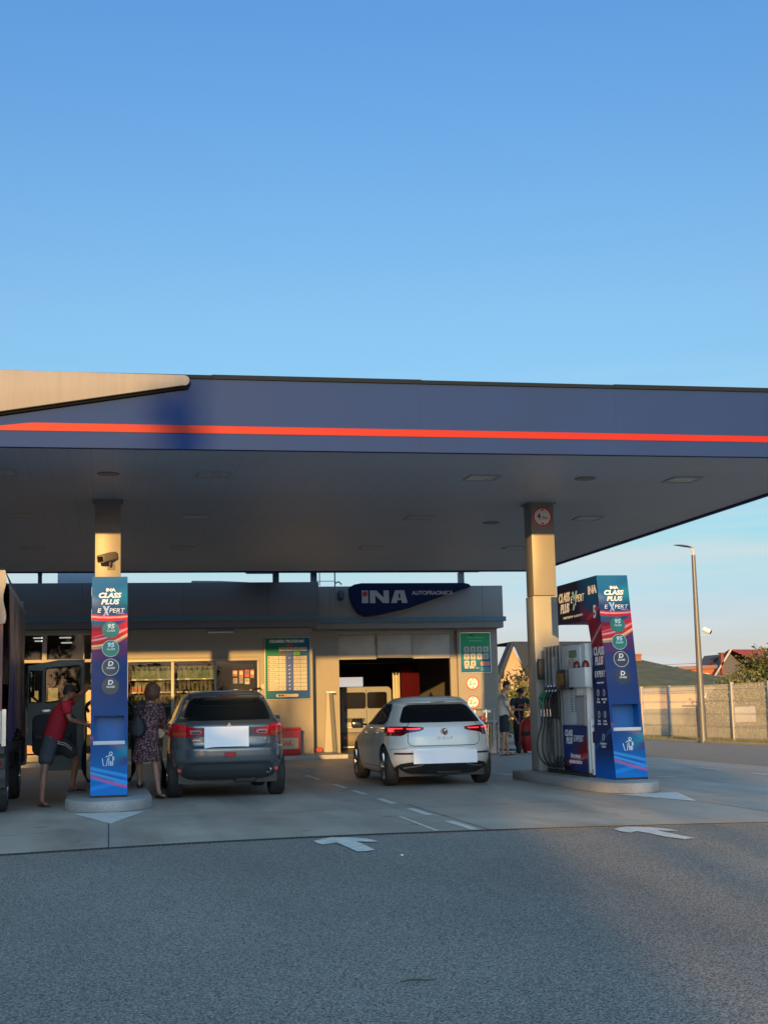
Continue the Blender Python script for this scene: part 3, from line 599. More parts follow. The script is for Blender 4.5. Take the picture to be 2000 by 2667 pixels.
    for side in (0, 1):
        for k in range(4):
            y = 1.46+k*.17; sgn = -1 if side == 0 else 1; xo = 0 if side == 0 else D
            X = lambda x: xo+sgn*x
            body = nblk if k < 2 else ngreen
            nb = MB(); nb.tube([(X(.10), y, 1.17), (X(.16), y, 1.24), (X(.13), y, 1.29), (X(.07), y, 1.33)], [.022, .034, .032, .02], 10); nb.tube([(X(.16), y, 1.22), (X(.175), y, 1.14), (X(.16), y, 1.05)], .017, 8)
            n_o = nb.build('nozzle', body, t, smooth=True)
            MB().tube([(X(.075), y, 1.325), (X(.04), y, 1.37), (X(.015), y, 1.44)], [.012, .012, .011], 8).build('spout', mat('spout_alu', (.6, .6, .6), .3, metal=1), n_o, smooth=True)
            MB().tube([(X(.16), y, 1.05), (X(.155), y, .93)], .016, 8).build('swivel', M_chrome, n_o, smooth=True)
            dz = .14+.06*k; ox_ = .17+.045*k
            pts = [(.155, y, .94), (.155, y+.01, .80), (.15+.022*k, y+.02, .60), (.15+.03*k, y+.0, .38), (.145+.02*k, y-.06, .22), (.12, y-.15, .13), (.08, y-.24, .12), (.03, y-.30, .18), (.0, y-.33, .28)]
            P = [Vector((X(a), b, c_)) for a, b, c_ in pts]; S_ = []
            for i in range(len(P)-1):
                p0, p1, p2, p3 = P[max(i-1, 0)], P[i], P[i+1], P[min(i+2, len(P)-1)]
                for j in range(5):
                    s = j/5; S_.append(.5*((2*p1)+(p2-p0)*s+(2*p0-5*p1+4*p2-p3)*s*s+(3*p1-p0-3*p2+p3)*s**3))
            MB().tube(S_+[P[-1]], .014, 8).build('hose', M_hose, t, smooth=True)
    return t
dispenser((7.29, 20.72, .15), 'white and grey fuel dispenser with four green and black nozzles, right island')
d2 = dispenser((-.235, 20.72, .15), 'fuel dispenser mostly hidden behind the left fuel tower', False); d2.scale = (.76, 1, 1)
# white wiper-and-towel station behind the right tower
t = thing('squeegee_station', 'narrow white service post squeezed between the right pump and tower 5', 'service post', (7.33, 20.79, .15))
MB().box(0, .26, 0, .12, .03, .89).build('post_body', M_pumpw, t, bevel=.01)
q = MB(); q.prism(rrect(.02, .075, .52, .70, .015), -.006, -.0005); q.prism(rrect(.085, .14, .52, .70, .015), -.006, -.0005); q.build('towel_slot', mat('slot_dark', (.03, .03, .035), .4), t)
MB().box(.02, .07, -.004, -.0005, .755, .80).build('sticker', mat('sticker_blue', (.2, .35, .5), .4), t); MB().box(.09, .13, -.004, -.0005, .755, .80).build('sticker', mat('sticker_yellow', (.55, .45, .2), .4), t)
q = MB(); q.tube([(.07, -.008, .36), (.075, -.008, .44), (.08, -.008, .47)], .012).tube([(.075, -.008, .44), (.055, -.008, .38)], .006); q.build('figure_symbol', M_black, t)
MB().tube([(.0, -.01, .12), (-.01, -.02, .02), (.1, -.02, -.0)], .006).build('cable', M_black, t)
# ================================================================== SHOP AND CAR WASH
M_wall = mat('plaster', (.225, .215, .19), .75, noise=.06, nscale=1.2, bump=.1, bscale=30)
M_fas = mat('fascia_grey', (.085, .10, .12), .5, noise=.05, nscale=.8)
M_teal = mat('teal_stripe', (.012, .10, .16), .45)
M_frame = mat('window_frame', (.27, .26, .235), .45)
M_glass = glassmat('shop_glass', (.86, .88, .87), .04)
sheet('pavement', [(-14, 36.0), (5.9, 36.0), (5.9, 39), (-14, 39)], .10, concrete_mat('pavement_concrete', (.27, .26, .24), blot=.15))
mb = MB(); mb.box(-14, 5.9, 35.85, 35.999, -.01, .102); mb.box(5.901, 6.05, 35.85, 38.5, -.01, .102); tag(mb.build('pavement_kerb', M_isl, bevel=.012), kind='structure')
sheet('pavement', [(9.85, 38.0), (11.5, 38.0), (11.5, 44), (9.85, 44)], .05, concrete_mat('pavement_concrete2', (.25, .24, .23), blot=.15))

shop = thing('shop_building', 'long low petrol station shop with grey fascia and lit shelves behind its window', 'shop', (0, 37.2, 0))
def Bd(par): 
    px, py, pz = par.location
    def f(mb, name, m, parent=par, **kw):
        mb.v = [(x-px, y-py, z-pz) for x, y, z in mb.v]; return mb.build(name, m, parent, **kw)
    return f
B = Bd(shop); W0, W1 = 37.25, 37.45
mb = MB()
mb.box(3.93, 5.36, W0, W1, 0, 3.5).box(-.42, .42, W0, W1, 0, 3.5)
mb.box(.42, 3.93, W0, W1, 2.66, 3.5).box(.42, 3.93, W0, W1, 0, .28)
mb.box(-9, -.42, W0+.02, W1-.02, 0, .2).box(-9, -.42, W0+.05, W1-.05, 3.38, 3.5)
mb.box(5.16, 5.36, W1, 44, 0, 3.5).box(-9, 5.16, 43.8, 44, 0, 3.5).box(-9.2, -9, W0, 44, 0, 3.5)
B(mb, 'wall', M_wall)
mb = MB(); mb.box(-9.3, 5.52, 37.0, 37.24, 3.46, 4.67).box(5.32, 5.52, 37.24, 44, 3.46, 4.67)
f = B(mb, 'fascia', M_fas, bevel=.01)
for x in (-6.3, -3.5, -.7, 1.9, 4.15): B(MB().box(x-.006, x+.006, 36.997, 36.9995, 3.47, 4.66), 'fascia_joint', mat('joint_dark', (.06, .07, .08), .7), f)
B(MB().box(-9.3, 5.53, 36.97, 36.9995, 3.655, 3.785), 'teal_stripe', M_teal, f)
B(MB().box(-9.1, 5.31, 37.245, 43.9, 3.52, 3.6), 'roof', mat('flat_roof', (.25, .25, .25), .8))
B(MB().box(-9, 5.15, W1, 43.8, .08, .12), 'floor', mat('floor_tile', (.30, .28, .25), .35))
B(MB().box(-8.99, 5.15, W1, 43.79, 3.40, 3.44), 'ceiling', mat('shop_ceiling', (.35, .35, .34), .7))
# window over the shelves
mb = MB(); y0, y1 = W0+.05, W0+.12
mb.box(.42, 3.93, y0-.06, y1, 2.60, 2.659).box(.42, 3.93, y0, y1, .281, .34).box(3.875, 3.929, y0, y1, .341, 2.599).box(.421, .48, y0, y1, .341, 2.599)
mb.box(1.60, 1.68, y0, y1, .341, 2.599).box(2.735, 2.79, y0, y1, .341, 2.599)
wf = B(mb, 'window', M_frame, bevel=.004)
for a, b in ((.481, 1.599), (1.681, 2.734), (2.791, 3.874)): B(MB().box(a, b, y0+.03, y0+.036, .342, 2.598), 'pane', M_glass, wf)
B(MB().box(.46, 3.89, W0-.035, W0-.002, 2.70, 2.73), 'window_lintel', mat('lintel', (.22, .2, .17), .6), wf)
# entrance glazing on the left
mb = MB(); mb.box(-9, -.43, y0, y1, 2.62, 2.70).box(-9, -.43, y0, y1, 3.33, 3.379).box(-9, -.43, y0, y1, .201, .26)
for x, w in ((-5.2, .06), (-3.4, .06), (-1.66, .12), (-.66, .03)): 
    mb.box(x-w/2, x+w/2, y0, y1, .261, 2.619); mb.box(x-w/2, x+w/2, y0, y1, 2.701, 3.329)
wf2 = B(mb, 'entrance_glazing', M_frame, bevel=.004)
M_glass2 = glassmat('entrance_glass', (.35, .37, .38), .06)
for a, b in ((-5.17, -3.43), (-3.37, -1.73), (-1.59, -.68)):
    B(MB().box(a, b, y0+.03, y0+.036, .262, 2.618), 'pane', M_glass2, wf2); B(MB().box(a, b, y0+.03, y0+.036, 2.702, 3.328), 'pane', M_glass2, wf2)
B(MB().box(-1.56, -1.31, y0+.0, y0+.012, 1.35, 1.97).box(-1.98, -1.8, y0, y0+.012, 1.3, 1.9), 'notice', mat('notice', (.3, .28, .2), .6), wf2)
B(MB().box(-2.2, -1.74, y0, y0+.012, .3, .98), 'notice', mat('notice_orange', (.42, .24, .13), .6, noise=.4, nscale=7), wf2)
B(MB().box(-.6, -.44, y0, y0+.012, .75, 1.9), 'notice', mat('notice_print', (.35, .27, .18), .6, noise=.5, nscale=12), wf2)
tl_ = mat('tube_light', (.9, .9, .9), .5, emit=((1, .95, .85), 2.0))
for x, y in ((-1.9, 39.5), (-1.2, 39.5), (-1.95, 41.2), (-1.25, 42.4)):
    o = MB().box(-.16, .16, -.03, .03, -.03, 0).build('shop_lamp', tl_); o.location = (x, y, 3.395); tag(o, 'small lit strip lamps under the shop ceiling behind the entrance glazing', 'lamp', 'lit strip lamps inside the shop')
# strip light under the fascia above the window
t = thing('wall_light', 'slim pale strip light under the fascia above the shop window', 'wall light', (2.9, 37.24, 3.34))
MB().box(-.36, .36, -.08, -.001, .03, .11).build('housing', M_fas, t); MB().box(-.33, .33, -.085, -.02, .0, .028).build('tube', mat('tube_pale', (.75, .75, .72), .4), t)
# ----- shelves and goods
t = thing('shelf_unit', 'metal shelving behind the shop window carrying rows of bottles', 'shelves', (.5, 37.75, .12))
for z in (.25, .62, .95, 1.33, 1.70, 2.04): MB().box(0, 2.25, 0, .45, z-.03, z).build('shelf', mat('shelf_metal', (.24, .24, .21), .5), t); 
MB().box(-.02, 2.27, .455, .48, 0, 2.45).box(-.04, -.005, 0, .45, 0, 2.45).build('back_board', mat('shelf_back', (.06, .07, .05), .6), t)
q = MB()
for z in (1.33, 1.70, 2.04):
    for x in (.1, .42, .78, 1.22, 1.5, 1.95): q.box(x, x+.09, -.004, -.0005, z-.03, z)
q.build('price_tag', mat('price_tag', (.6, .6, .55), .5), t)
def jugm(nm, c): return mat(nm, c, .5, spec=.2, noise=.1, nscale=20)
protos = {}
def bottle(kind, x, y, z, lb, grp, sc_=1):
    if kind not in protos:
        if kind == 'jug':
            mb = MB(); mb.prism(rrect(-.075, .075, -.05, .05, .02), 0, .2, 'z'); mb.lathe([(.055, .2), (.02, .25), (.02, .28)], n=10); mb.tube([(-.05, 0, .2), (-.055, 0, .27), (-.01, 0, .27)], .01)
            mb.cur = 1; mb.box(-.06, .06, -.0525, -.0505, .03, .13); mb.cur = 2; mb.cyl((0, 0, .28), (0, 0, .305), .024, n=10)
            o = mb.build('jug', [jugm('jug_clear', (.085, .12, .10)), jugm('jug_label', (.07, .115, .075)), jugm('jug_cap', (.10, .14, .12))], smooth=True)
        elif kind == 'bottle':
            mb = MB(); mb.lathe([(.045, 0), (.048, .02), (.048, .17), (.018, .22), (.018, .25)], n=12); mb.cur = 1; mb.cyl((0, 0, .25), (0, 0, .27), .02, n=8)
            o = mb.build('bottle', [jugm('bottle_olive', (.07, .07, .05)), jugm('bottle_cap', (.05, .05, .05))], smooth=True)
        else:
            mb = MB(); mb.prism(rrect(-.05, .05, -.035, .035, .015), 0, .17, 'z'); mb.lathe([(.03, .17), (.018, .21), (.018, .23)], n=8); mb.cur = 1; mb.box(-.045, .045, -.0375, -.0355, .03, .12)
            o = mb.build('canister', [jugm('canister_pale', (.22, .19, .13)), jugm('canister_label', (.38, .10, .06))], smooth=True)
        protos[kind] = o
    else: o = protos[kind].copy(); col.objects.link(o)
    o.location = (x, y, z); o.scale = (sc_,)*3; o.rotation_euler = (0, 0, random.uniform(-.25, .25)); tag(o, lb, 'bottle', grp)
for i in range(16): bottle('jug', .58+i*.141, 37.88+random.uniform(-.02, .02), 2.16, 'clear jug of screen wash on the top shelf behind the shop window', 'jugs on the top shelf', 1.1)
for i in range(7): bottle('canister', .58+i*.11, 37.86, 1.82, 'pale canister with a red label on the second shelf behind the shop window', 'canisters on the second shelf', .9)
for i in range(12): bottle('bottle', 1.42+i*.112, 37.86, 1.82, 'dark olive bottle on the second shelf behind the shop window', 'bottles on the second shelf', random.choice((.95, 1.05, 1.15)))
for i in range(20): bottle('bottle', .58+i*.11, 37.86, 1.45, 'dark olive bottle on the third shelf behind the shop window', 'bottles on the third shelf', 1.1)
for i in range(8): bottle('jug', .62+i*.2, 37.86, 1.07, 'clear jug of screen wash on the fourth shelf behind the shop window', 'jugs on the fourth shelf', .95)
t = thing('display_board', 'pegboard of packets in the right pane of the shop window', 'display board', (2.82, 37.75, .12))
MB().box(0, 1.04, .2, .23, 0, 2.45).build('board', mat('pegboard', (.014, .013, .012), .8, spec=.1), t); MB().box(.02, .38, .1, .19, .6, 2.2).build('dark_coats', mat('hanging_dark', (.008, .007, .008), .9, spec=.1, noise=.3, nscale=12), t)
pc = [((.5, .12, .05), 'orange'), ((.10, .32, .38), 'teal'), ((.6, .58, .52), 'white'), ((.55, .04, .07), 'red'), ((.34, .28, .13), 'mustard'), ((.12, .12, .12), 'black')]
for i, (x, z, k, w, h) in enumerate(((3.33, 2.28, 0, .13, .16), (3.5, 2.26, 0, .11, .2), (3.66, 2.27, 3, .12, .2), (3.8, 2.26, 0, .1, .22), (3.34, 2.08, 1, .12, .15), (3.5, 2.08, 1, .1, .15), (3.66, 2.06, 2, .12, .15), (3.35, 1.80, 2, .1, .1), (3.35, 1.62, 2, .11, .09), (3.50, 1.72, 3, .13, .22), (3.64, 1.70, 3, .09, .2), (3.79, 1.72, 4, .13, .24), (3.36, 1.45, 5, .1, .12), (3.6, 1.42, 2, .1, .1))):
    mb = MB(); mb.box(-w/2, w/2, -.02, .02, -h/2, h/2); mb.cur = 1; mb.box(-w*.4, w*.4, -.022, -.0205, -h*.1, h*.35)
    o = mb.build('packet', [mat('packet_'+pc[k][1], pc[k][0], .35), mat('packet_'+pc[(k+2) % 6][1], pc[(k+2) % 6][0], .35)]); o.location = (x, 37.92, z); tag(o, f'{pc[k][1]} packet hanging on the pegboard in the right pane of the shop window', 'packet', 'packets on the pegboard')
# ----- roof pieces
def rp(name, lb, cat, mb, m, **kw):
    o = mb.build(name, m, **kw); return tag(o, lb, cat)
for i, (x, d) in enumerate(((4.43, 'left'), (5.47, 'middle'))): rp('roof_post', f'dark square post between shop roof and canopy, the {d} of three', 'post', MB().box(x-.08, x+.08, 37.5, 37.66, 3.61, 5.05), mat('post_grey', (.12, .13, .15), .6))['group'] = 'posts on the roof'
rp('roof_post', 'dark square post between car wash roof and canopy, the right of three', 'post', MB().box(9.9, 10.06, 38.9, 39.06, 3.61, 5.1), mat('post_grey', (.12, .13, .15), .6))['group'] = 'posts on the roof'
rp('roof_beam', 'dark steel beam tying the roof posts to the canopy back edge', 'beam', MB().box(4.3, 10.1, 37.3, 37.48, 4.96, 5.2).box(4.35, 4.5, 35.62, 37.299, 4.96, 5.1).box(9.9, 10.05, 35.62, 38.9, 5.1, 5.2), mat('post_grey', (.12, .13, .15), .6))
q = MB(); q.tube([(5.60, 37.35, 4.6), (5.60, 37.35, 5.1)], .012).tube([(6.02, 37.35, 4.4), (6.02, 37.35, 5.1)], .018).tube([(5.45, 37.35, 4.72), (6.02, 37.35, 4.72)], .009).tube([(6.02, 37.3, 4.66), (6.12, 37.3, 4.70), (6.2, 37.3, 4.62)], .02)
rp('roof_railing', 'thin dark railing on the roof beside the middle post', 'railing', q, mat('post_grey', (.12, .13, .15), .6))
q = MB(); q.cyl((-1.81, 37.6, 3.6), (-1.81, 37.6, 4.98), .055).tube([(-1.81, 37.6, 4.93), (-1.81, 37.6, 5.02), (-1.81, 37.5, 5.03), (-1.81, 37.45, 4.98)], .06, 10)
rp('roof_vent_pipe', 'black vent pipe with a hood rising above the shop roof on the left', 'vent pipe', q, M_black, smooth=True)
rp('rooftop_unit', 'pale blue-grey box unit on the shop roof behind the left column', 'roof unit', MB().box(-1.36, .02, 37.7, 39.2, 3.61, 5.25), mat('unit_grey', (.30, .34, .38), .5, noise=.05), bevel=.02)
rp('roof_skylight', 'low pale raised edge along the shop roof above the window', 'roof edge', MB().prism([(2.15, 4.60), (3.65, 4.60), (3.65, 4.70), (2.9, 4.735), (2.15, 4.745)], 37.3, 38.2), mat('unit_edge', (.30, .30, .28), .5))
rp('canopy_bracket', 'flat grey bracket panel between canopy and roof above the left post', 'bracket', MB().prism([(3.5, 5.02), (4.35, 5.02), (4.35, 4.93), (3.62, 4.93)], 36.4, 37.4), mat('post_grey', (.12, .13, .15), .6))

# ----- car wash
wash = thing('car_wash', 'car wash bay with raised door panels and a grey fascia right of the shop', 'car wash', (8.1, 38.6, 0))
B = Bd(wash); Y0, Y1 = 38.6, 38.85
mb = MB(); mb.box(5.37, 6.30, Y0, Y1, 0, 3.5).box(9.72, 10.90, Y0, Y1, 0, 3.5).box(6.30, 9.72, Y0+.02, Y1, 3.42, 3.5).box(9.53, 9.719, Y0+.12, Y1, 0, 3.42)
mb.box(10.7, 10.9, Y1, 52, 0, 1.0).box(10.7, 10.9, Y1, 52, 2.75, 3.5).box(10.7, 10.9, Y1, 40.4, 1.0, 2.75).box(10.7, 10.9, 43.4, 52, 1.0, 2.75)
B(mb, 'wall', M_wall)
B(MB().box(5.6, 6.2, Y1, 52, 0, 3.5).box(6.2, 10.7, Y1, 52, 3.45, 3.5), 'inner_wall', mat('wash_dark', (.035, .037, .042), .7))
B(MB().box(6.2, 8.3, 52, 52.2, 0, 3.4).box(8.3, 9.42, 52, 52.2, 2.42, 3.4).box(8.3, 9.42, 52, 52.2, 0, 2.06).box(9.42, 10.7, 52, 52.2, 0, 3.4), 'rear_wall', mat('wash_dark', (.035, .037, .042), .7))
mb = MB(); mb.box(5.53, 11.02, 38.3, 38.59, 3.46, 4.66).box(10.82, 11.02, 38.59, 52, 3.46, 4.66)
f = B(mb, 'fascia', mat('fascia_wash', (.15, .155, .15), .5, noise=.05, nscale=.8), bevel=.01)
B(MB().box(5.54, 11.09, 38.26, 38.2995, 3.645, 3.775).box(11.021, 11.09, 38.3, 52, 3.645, 3.775), 'teal_stripe', M_teal, f)
for x in (6.02, 7.35, 10.42): B(MB().box(x-.005, x+.005, 38.2965, 38.2994, 3.47, 4.65), 'fascia_joint', mat('joint_dark', (.06, .07, .08), .7), f)
B(MB().box(5.6, 10.8, 38.6, 52, 3.52, 3.6), 'roof', mat('flat_roof', (.25, .25, .25), .8))
M_dp = mat('door_panel', (.33, .32, .28), .5, noise=.1, nscale=3)
B(MB().box(6.31, 7.39, Y0+.10, Y0+.14, 2.63, 3.31), 'door_panel', M_dp, bevel=.006); B(MB().box(8.44, 9.52, Y0+.10, Y0+.14, 2.63, 3.31), 'door_panel', M_dp, bevel=.006)
B(MB().box(7.43, 8.40, Y0+.05, Y0+.09, 2.70, 3.31), 'door_panel', M_dp, bevel=.006)
mb = MB(); mb.box(7.395, 7.425, Y0+.03, Y0+.1, 2.66, 3.4).box(8.405, 8.435, Y0+.03, Y0+.1, 2.66, 3.4).tube([(7.40, Y0+.02, 2.68), (8.44, Y0+.02, 2.67)], .02).box(6.31, 9.52, Y0+.06, Y0+.16, 3.318, 3.415)
B(mb, 'door_rail', mat('door_rail', (.22, .22, .21), .5))
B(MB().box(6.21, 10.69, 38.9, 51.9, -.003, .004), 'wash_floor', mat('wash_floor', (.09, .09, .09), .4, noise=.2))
wf = B(MB().box(10.66, 10.70, 40.4, 43.4, .99, 1.03).box(10.66, 10.70, 40.4, 43.4, 2.5, 2.56).box(10.66, 10.7, 41.3, 41.36, 1.03, 2.75).box(10.66, 10.7, 42.3, 42.36, 1.03, 2.75), 'window', mat('wash_window_frame', (.08, .06, .05), .5))
B(MB().box(10.72, 10.73, 40.4, 43.4, 1.0, 2.49), 'pane', mat('brown_glass', (.12, .085, .06), .15), wf)
B(MB().box(10.72, 10.73, 40.4, 43.4, 2.56, 2.75), 'pane', glassmat('clear_glass', (.8, .85, .85), .05), wf)
# wash gantry
t = thing('wash_gantry', 'red car wash gantry with pale brushes inside the bay', 'wash machine', (9.1, 42.2, 0))
MB().box(-.34, .24, -.25, .4, .02, 2.62).build('gantry_leg', mat('gantry_red', (.035, .001, .005), .85, spec=.1, noise=.15, nscale=4), t, bevel=.02)
MB().box(-2.4, -.345, -.2, .3, 2.62, 3.0).build('crossbeam', M_dark, t)
q = MB()
for k in range(5): q.cyl((-.38-.045*k, -.12+.04*(k % 2), .1), (-.38-.045*k, -.12+.04*(k % 2), 2.35-.1*(k % 2)), .018)
q.build('brush', mat('brush_white', (.5, .48, .42), .7), t)
# fascia sign
t = thing('wall_sign', 'dark blue pointed sign reading AUTOPRAONICA on the car wash fascia', 'sign', (8.0, 38.28, 4.2))
pts = [(-1.45, .42), (-1.30, .50), (-1.1, .535), (1.85, .53), (2.0, .50), (2.07, .42), (1.2, .15), (.2, -.19), (-.6, -.36), (-1.0, -.40), (-1.2, -.32), (-1.36, -.1), (-1.44, .15)]
MB().prism(pts, -.14, .0).build('sign_board', mat('sign_blue', (.003, .010, .045), .6, spec=.12), t, bevel=.02)
wl_ = mat('sign_letters', (.30, .30, .30), .5); yb, yf_ = -.1425, -.155
q = MB(); q.prism([(-1.10, -.03), (-.92, -.03), (-.92, .325), (-1.10, .325)], yf_, yb)
q.prism([(-.87, -.03), (-.72, -.03), (-.72, .2), (-.50, -.03), (-.33, -.03), (-.33, .325), (-.48, .325), (-.48, .12), (-.68, .325), (-.87, .325)], yf_, yb)
q.prism([(-.27, -.03), (-.11, -.03), (-.085, .05), (.03, .05), (.04, -.03), (.20, -.03), (.11, .325), (-.15, .325)], yf_, yb); q.build('lettering', wl_, t)
q = MB(); q.cyl((-1.01, yf_-.001, .23), (-1.01, yf_-.006, .23), .075, n=20); q.build('red_dot', mat('dot_red', (.30, .01, .02), .4), t)
q = MB(); q.prism([(-.06, .11), (.0, .11), (-.01, .235), (-.05, .235)], yf_-.004, yf_-.0005); q.build('letter_gap', mat('sign_blue', (.003, .010, .045), .6, spec=.12), t)
text('AUTOPRAONICA', (.93, -.145, .245), .155, wl_, t, bold=.03, wx=.98)
q = MB(); q.tube([(-.1, 0, .0), (.05, -.02, .0)], .02).lathe([(.0, -.1), (.1, -.03), (.11, .1), (.06, .2)], n=16); o = q.build('floodlight', mat('floodlight_dark', (.035, .04, .045), .5), smooth=True); o.location = (6.3, 38.1, 4.33); tag(o, 'dark round floodlight on the fascia left of the pointed sign', 'floodlight')
# programme board
t = thing('programme_board', 'green and blue ODABERI PROGRAM price board on the wall right of the window', 'board', (4.68, 37.23, 2.37))
nu = nz = 20; us = np.linspace(0, 1, nu); zs = np.linspace(0, 1, nz); Z, U = np.meshgrid(zs, us, indexing='ij'); c = np.zeros(U.shape+(3,))
k = ss(.15, .95, (1-U)*.55+Z*.45)[..., None]; c = L(16, 70, 130)*(1-k)+L(14, 105, 70)*k
MB().box(-.62, .62, -.03, -.001, -.83, .83).build('board_frame', mat('board_frame', (.32, .32, .31), .4), t, bevel=.005)
MB().grid([[((u-.5)*1.2, -.0325, (z-.5)*1.62) for u in us] for z in zs]).build('board_face', M_twr, t, cols=c.reshape(-1, 3), fix=False)
text('ODABERI PROGRAM!', (-.02, -.035, .72), .105, M_white, t, bold=.025, wx=.95)
pap = mat('board_paper', (.38, .37, .32), .6); q = [MB() for _ in range(9)]; ink = MB(); bl = MB(); gr = MB()
xs = [-.54, -.24, -.05, .15, .34, .52]
for r in range(9):
    z1 = .33-r*.103; z0 = z1-.094
    for cc_ in range(5):
        tgt = bl if cc_ == 2 else q[r]
        tgt.box(xs[cc_]+.004, xs[cc_+1]-.004, -.0365, -.0335, z0, z1)
        if cc_ == 0: ink.box(xs[0]+.10, xs[0]+.10+.08+.10*((r*7) % 3)/2, -.038, -.0367, (z0+z1)/2-.006, (z0+z1)/2+.006); ink.box(xs[0]+.02, xs[0]+.055, -.038, -.0367, (z0+z1)/2-.025, (z0+z1)/2+.02)
        elif not ((cc_ == 2 and r == 1) or (cc_ == 3 and r in (1, 4, 5, 7)) or (cc_ == 4 and r in (1, 4, 5, 6, 7))):
            (gr if cc_ == 2 else ink).prism([(xs[cc_]+.075, (z0+z1)/2), (xs[cc_]+.09, (z0+z1)/2-.025), (xs[cc_]+.125, (z0+z1)/2+.03), (xs[cc_]+.09, (z0+z1)/2-.005)], -.038, -.0367)
for cc_ in range(1, 5): MB().box(xs[cc_]+.01, xs[cc_+1]-.01, -.0365, -.0335, .46, .56).build('price_cell', pap, t)
bl.box(-.045, .145, -.0365, -.0335, .35, .445)
[x_.build('table_row', pap, t) for x_ in q]; bl.build('blue_column', mat('board_blue', tuple(L(25, 65, 150)), .5), t); ink.build('print', mat('print_ink', (.12, .10, .08), .6), t); gr.build('tick', M_white, t)
MB().box(-.235, -.055, -.0365, -.0335, .35, .445).build('heading_cell', mat('board_black', (.03, .03, .03), .5), t); MB().box(.155, .335, -.0365, -.0335, .35, .445).build('heading_cell', mat('board_green', tuple(L(70, 150, 50)), .5), t); MB().box(-.03, .13, -.0365, -.0335, .575, .645).build('heading_cell', mat('board_red', tuple(L(150, 25, 50)), .5), t)
for cc_, s in ((1, '13€'), (2, '12€'), (3, '12€'), (4, '10€')): text(s, ((xs[cc_]+xs[cc_+1])/2, -.038, .51), .08, mat('print_ink'), t, bold=.02)
MB().prism(rrect(-.32, .28, -.76, -.68, .035), -.0365, -.0335).build('logo_bar', pap, t); text('INA', (-.18, -.038, -.72), .075, mat('sign_blue'), t, bold=.05, wx=1.3); MB().prism([(-.08, -.75), (-.03, -.75), (-.03, -.69), (-.08, -.69)], -.038, -.0367).build('logo_tip', mat('board_orange', (.6, .12, .03), .5), t)
# information board and round signs on the right pier
t = thing('information_board', 'small green and blue information board with white tiles on the car wash pier', 'board', (10.24, 38.59, 2.77))
k = ss(.1, .9, Z)[..., None]*np.ones_like(U)[..., None]; c = L(18, 85, 125)*(1-k)+L(40, 150, 95)*k
MB().box(-.45, .45, -.02, -.001, -.57, .57).build('board_frame', M_steel, t); MB().grid([[((u-.5)*.88, -.0225, (z-.5)*1.12) for u in us] for z in zs]).build('board_face', M_twr, t, cols=c.reshape(-1, 3), fix=False)
q = MB(); ink = MB()
for r in range(3):
    for c_ in range(4 if r < 2 else 2):
        x = -.34+c_*.19; z = .17-r*.20; to = MB().prism(rrect(x, x+.15, z-.165, z, .02), -.0265, -.0235).build('tile', pap, t); MB().box(x+.04, x+.11, -.028, -.0267, z-.14, z-.12).prism([(x+.05, z-.05), (x+.10, z-.05), (x+.10, z-.09), (x+.05, z-.10)], -.028, -.0267).build('pictogram', mat('print_ink'), to)
q = MB(); q.prism([(-.33, -.45), (-.23, -.45), (-.23, -.40), (-.33, -.40)], -.0265, -.0235); q.prism([(-.2, -.45), (-.04, -.45), (-.06, -.40), (-.18, -.38)], -.0265, -.0235); q.box(-.01, .09, -.0265, -.0235, -.45, -.43)
q.build('vehicle_symbols', pap, t)
MB().prism(rrect(.14, .41, -.38, -.26, .02), -.0265, -.0235).build('red_tile', mat('tile_red', (.6, .2, .15), .5), t); MB().prism(rrect(.14, .41, -.54, -.41, .02), -.0265, -.0235).build('blue_tile', mat('tile_blue', tuple(L(60, 130, 140)), .5), t)
text('INA', (-.1, -.0245, .5), .05, mat('sign_blue'), t, bold=.05, wx=1.2); text('PRAVILA KORIŠTENJA', (0, -.0245, .42), .05, mat('pale_green', (.25, .5, .3), .5), t); text('AUTOPRAONICE', (0, -.0245, .33), .05, mat('pale_green'), t)
sign_disc((10.13, 38.597, 1.90), .19, 'upper round 2,3 m height limit sign on the car wash pier', '2', ',3m', face=(.36, .34, .28))
sign_disc((10.13, 38.597, 1.37), .19, 'lower round width limit sign on the car wash pier, half behind the white car', '2', ',5m', name='width_limit_sign', face=(.36, .34, .28))
# ----- things by the wall
t = thing('sand_bin', 'red sand box lettered PIJESAK against the shop wall beside the grey car', 'sand box', (4.36, 36.5, .1))
MB().box(-.5, .5, -.35, .35, 0, .66).build('box', M_red, t, bevel=.01)
MB().box(-.52, .52, -.37, .37, .661, .71).build('lid', M_red, t, bevel=.012)
MB().prism(rrect(-.44, .44, .17, .45, .04), -.354, -.3505).build('label_plate', mat('plate_cream', (.34, .31, .26), .5), t); text('PIJESAK', (.02, -.356, .31), .20, M_red, t, bold=.02, wx=.82)
t = thing('guide_panel', 'tapering white guard panel with a dark leaning edge left of the car wash door', 'guard panel', (5.9, 38.1, .02))
MB().prism([(-.12, 0), (.2, 0), (.06, 1.68), (-.03, 1.68)], .05, .10).build('panel', mat('panel_white', (.27, .26, .23), .5), t); MB().prism([(.11, .03), (.22, .03), (.12, 1.68), (.03, 1.68)], .0, .045).build('dark_edge', mat('edge_dark', (.05, .06, .07), .5), t)
MB().box(-.06, .2, -.02, .12, 1.69, 1.72).build('top_plate', M_steel, t)
o = MB().box(-.12, .3, -.1, .1, 0, .12).build('red_block', mat('faded_red', (.30, .04, .05), .6, noise=.3, nscale=6), bevel=.02); o.location = (5.45, 38.35, .1); tag(o, 'low faded red block in the corner by the car wash', 'block')
o = MB().box(-.04, .04, -.02, 0, -.06, .06).build('wall_notice', pap); o.location = (4.01, 37.248, 1.9); tag(o, 'tiny cream notice on the wall between window and programme board', 'notice')
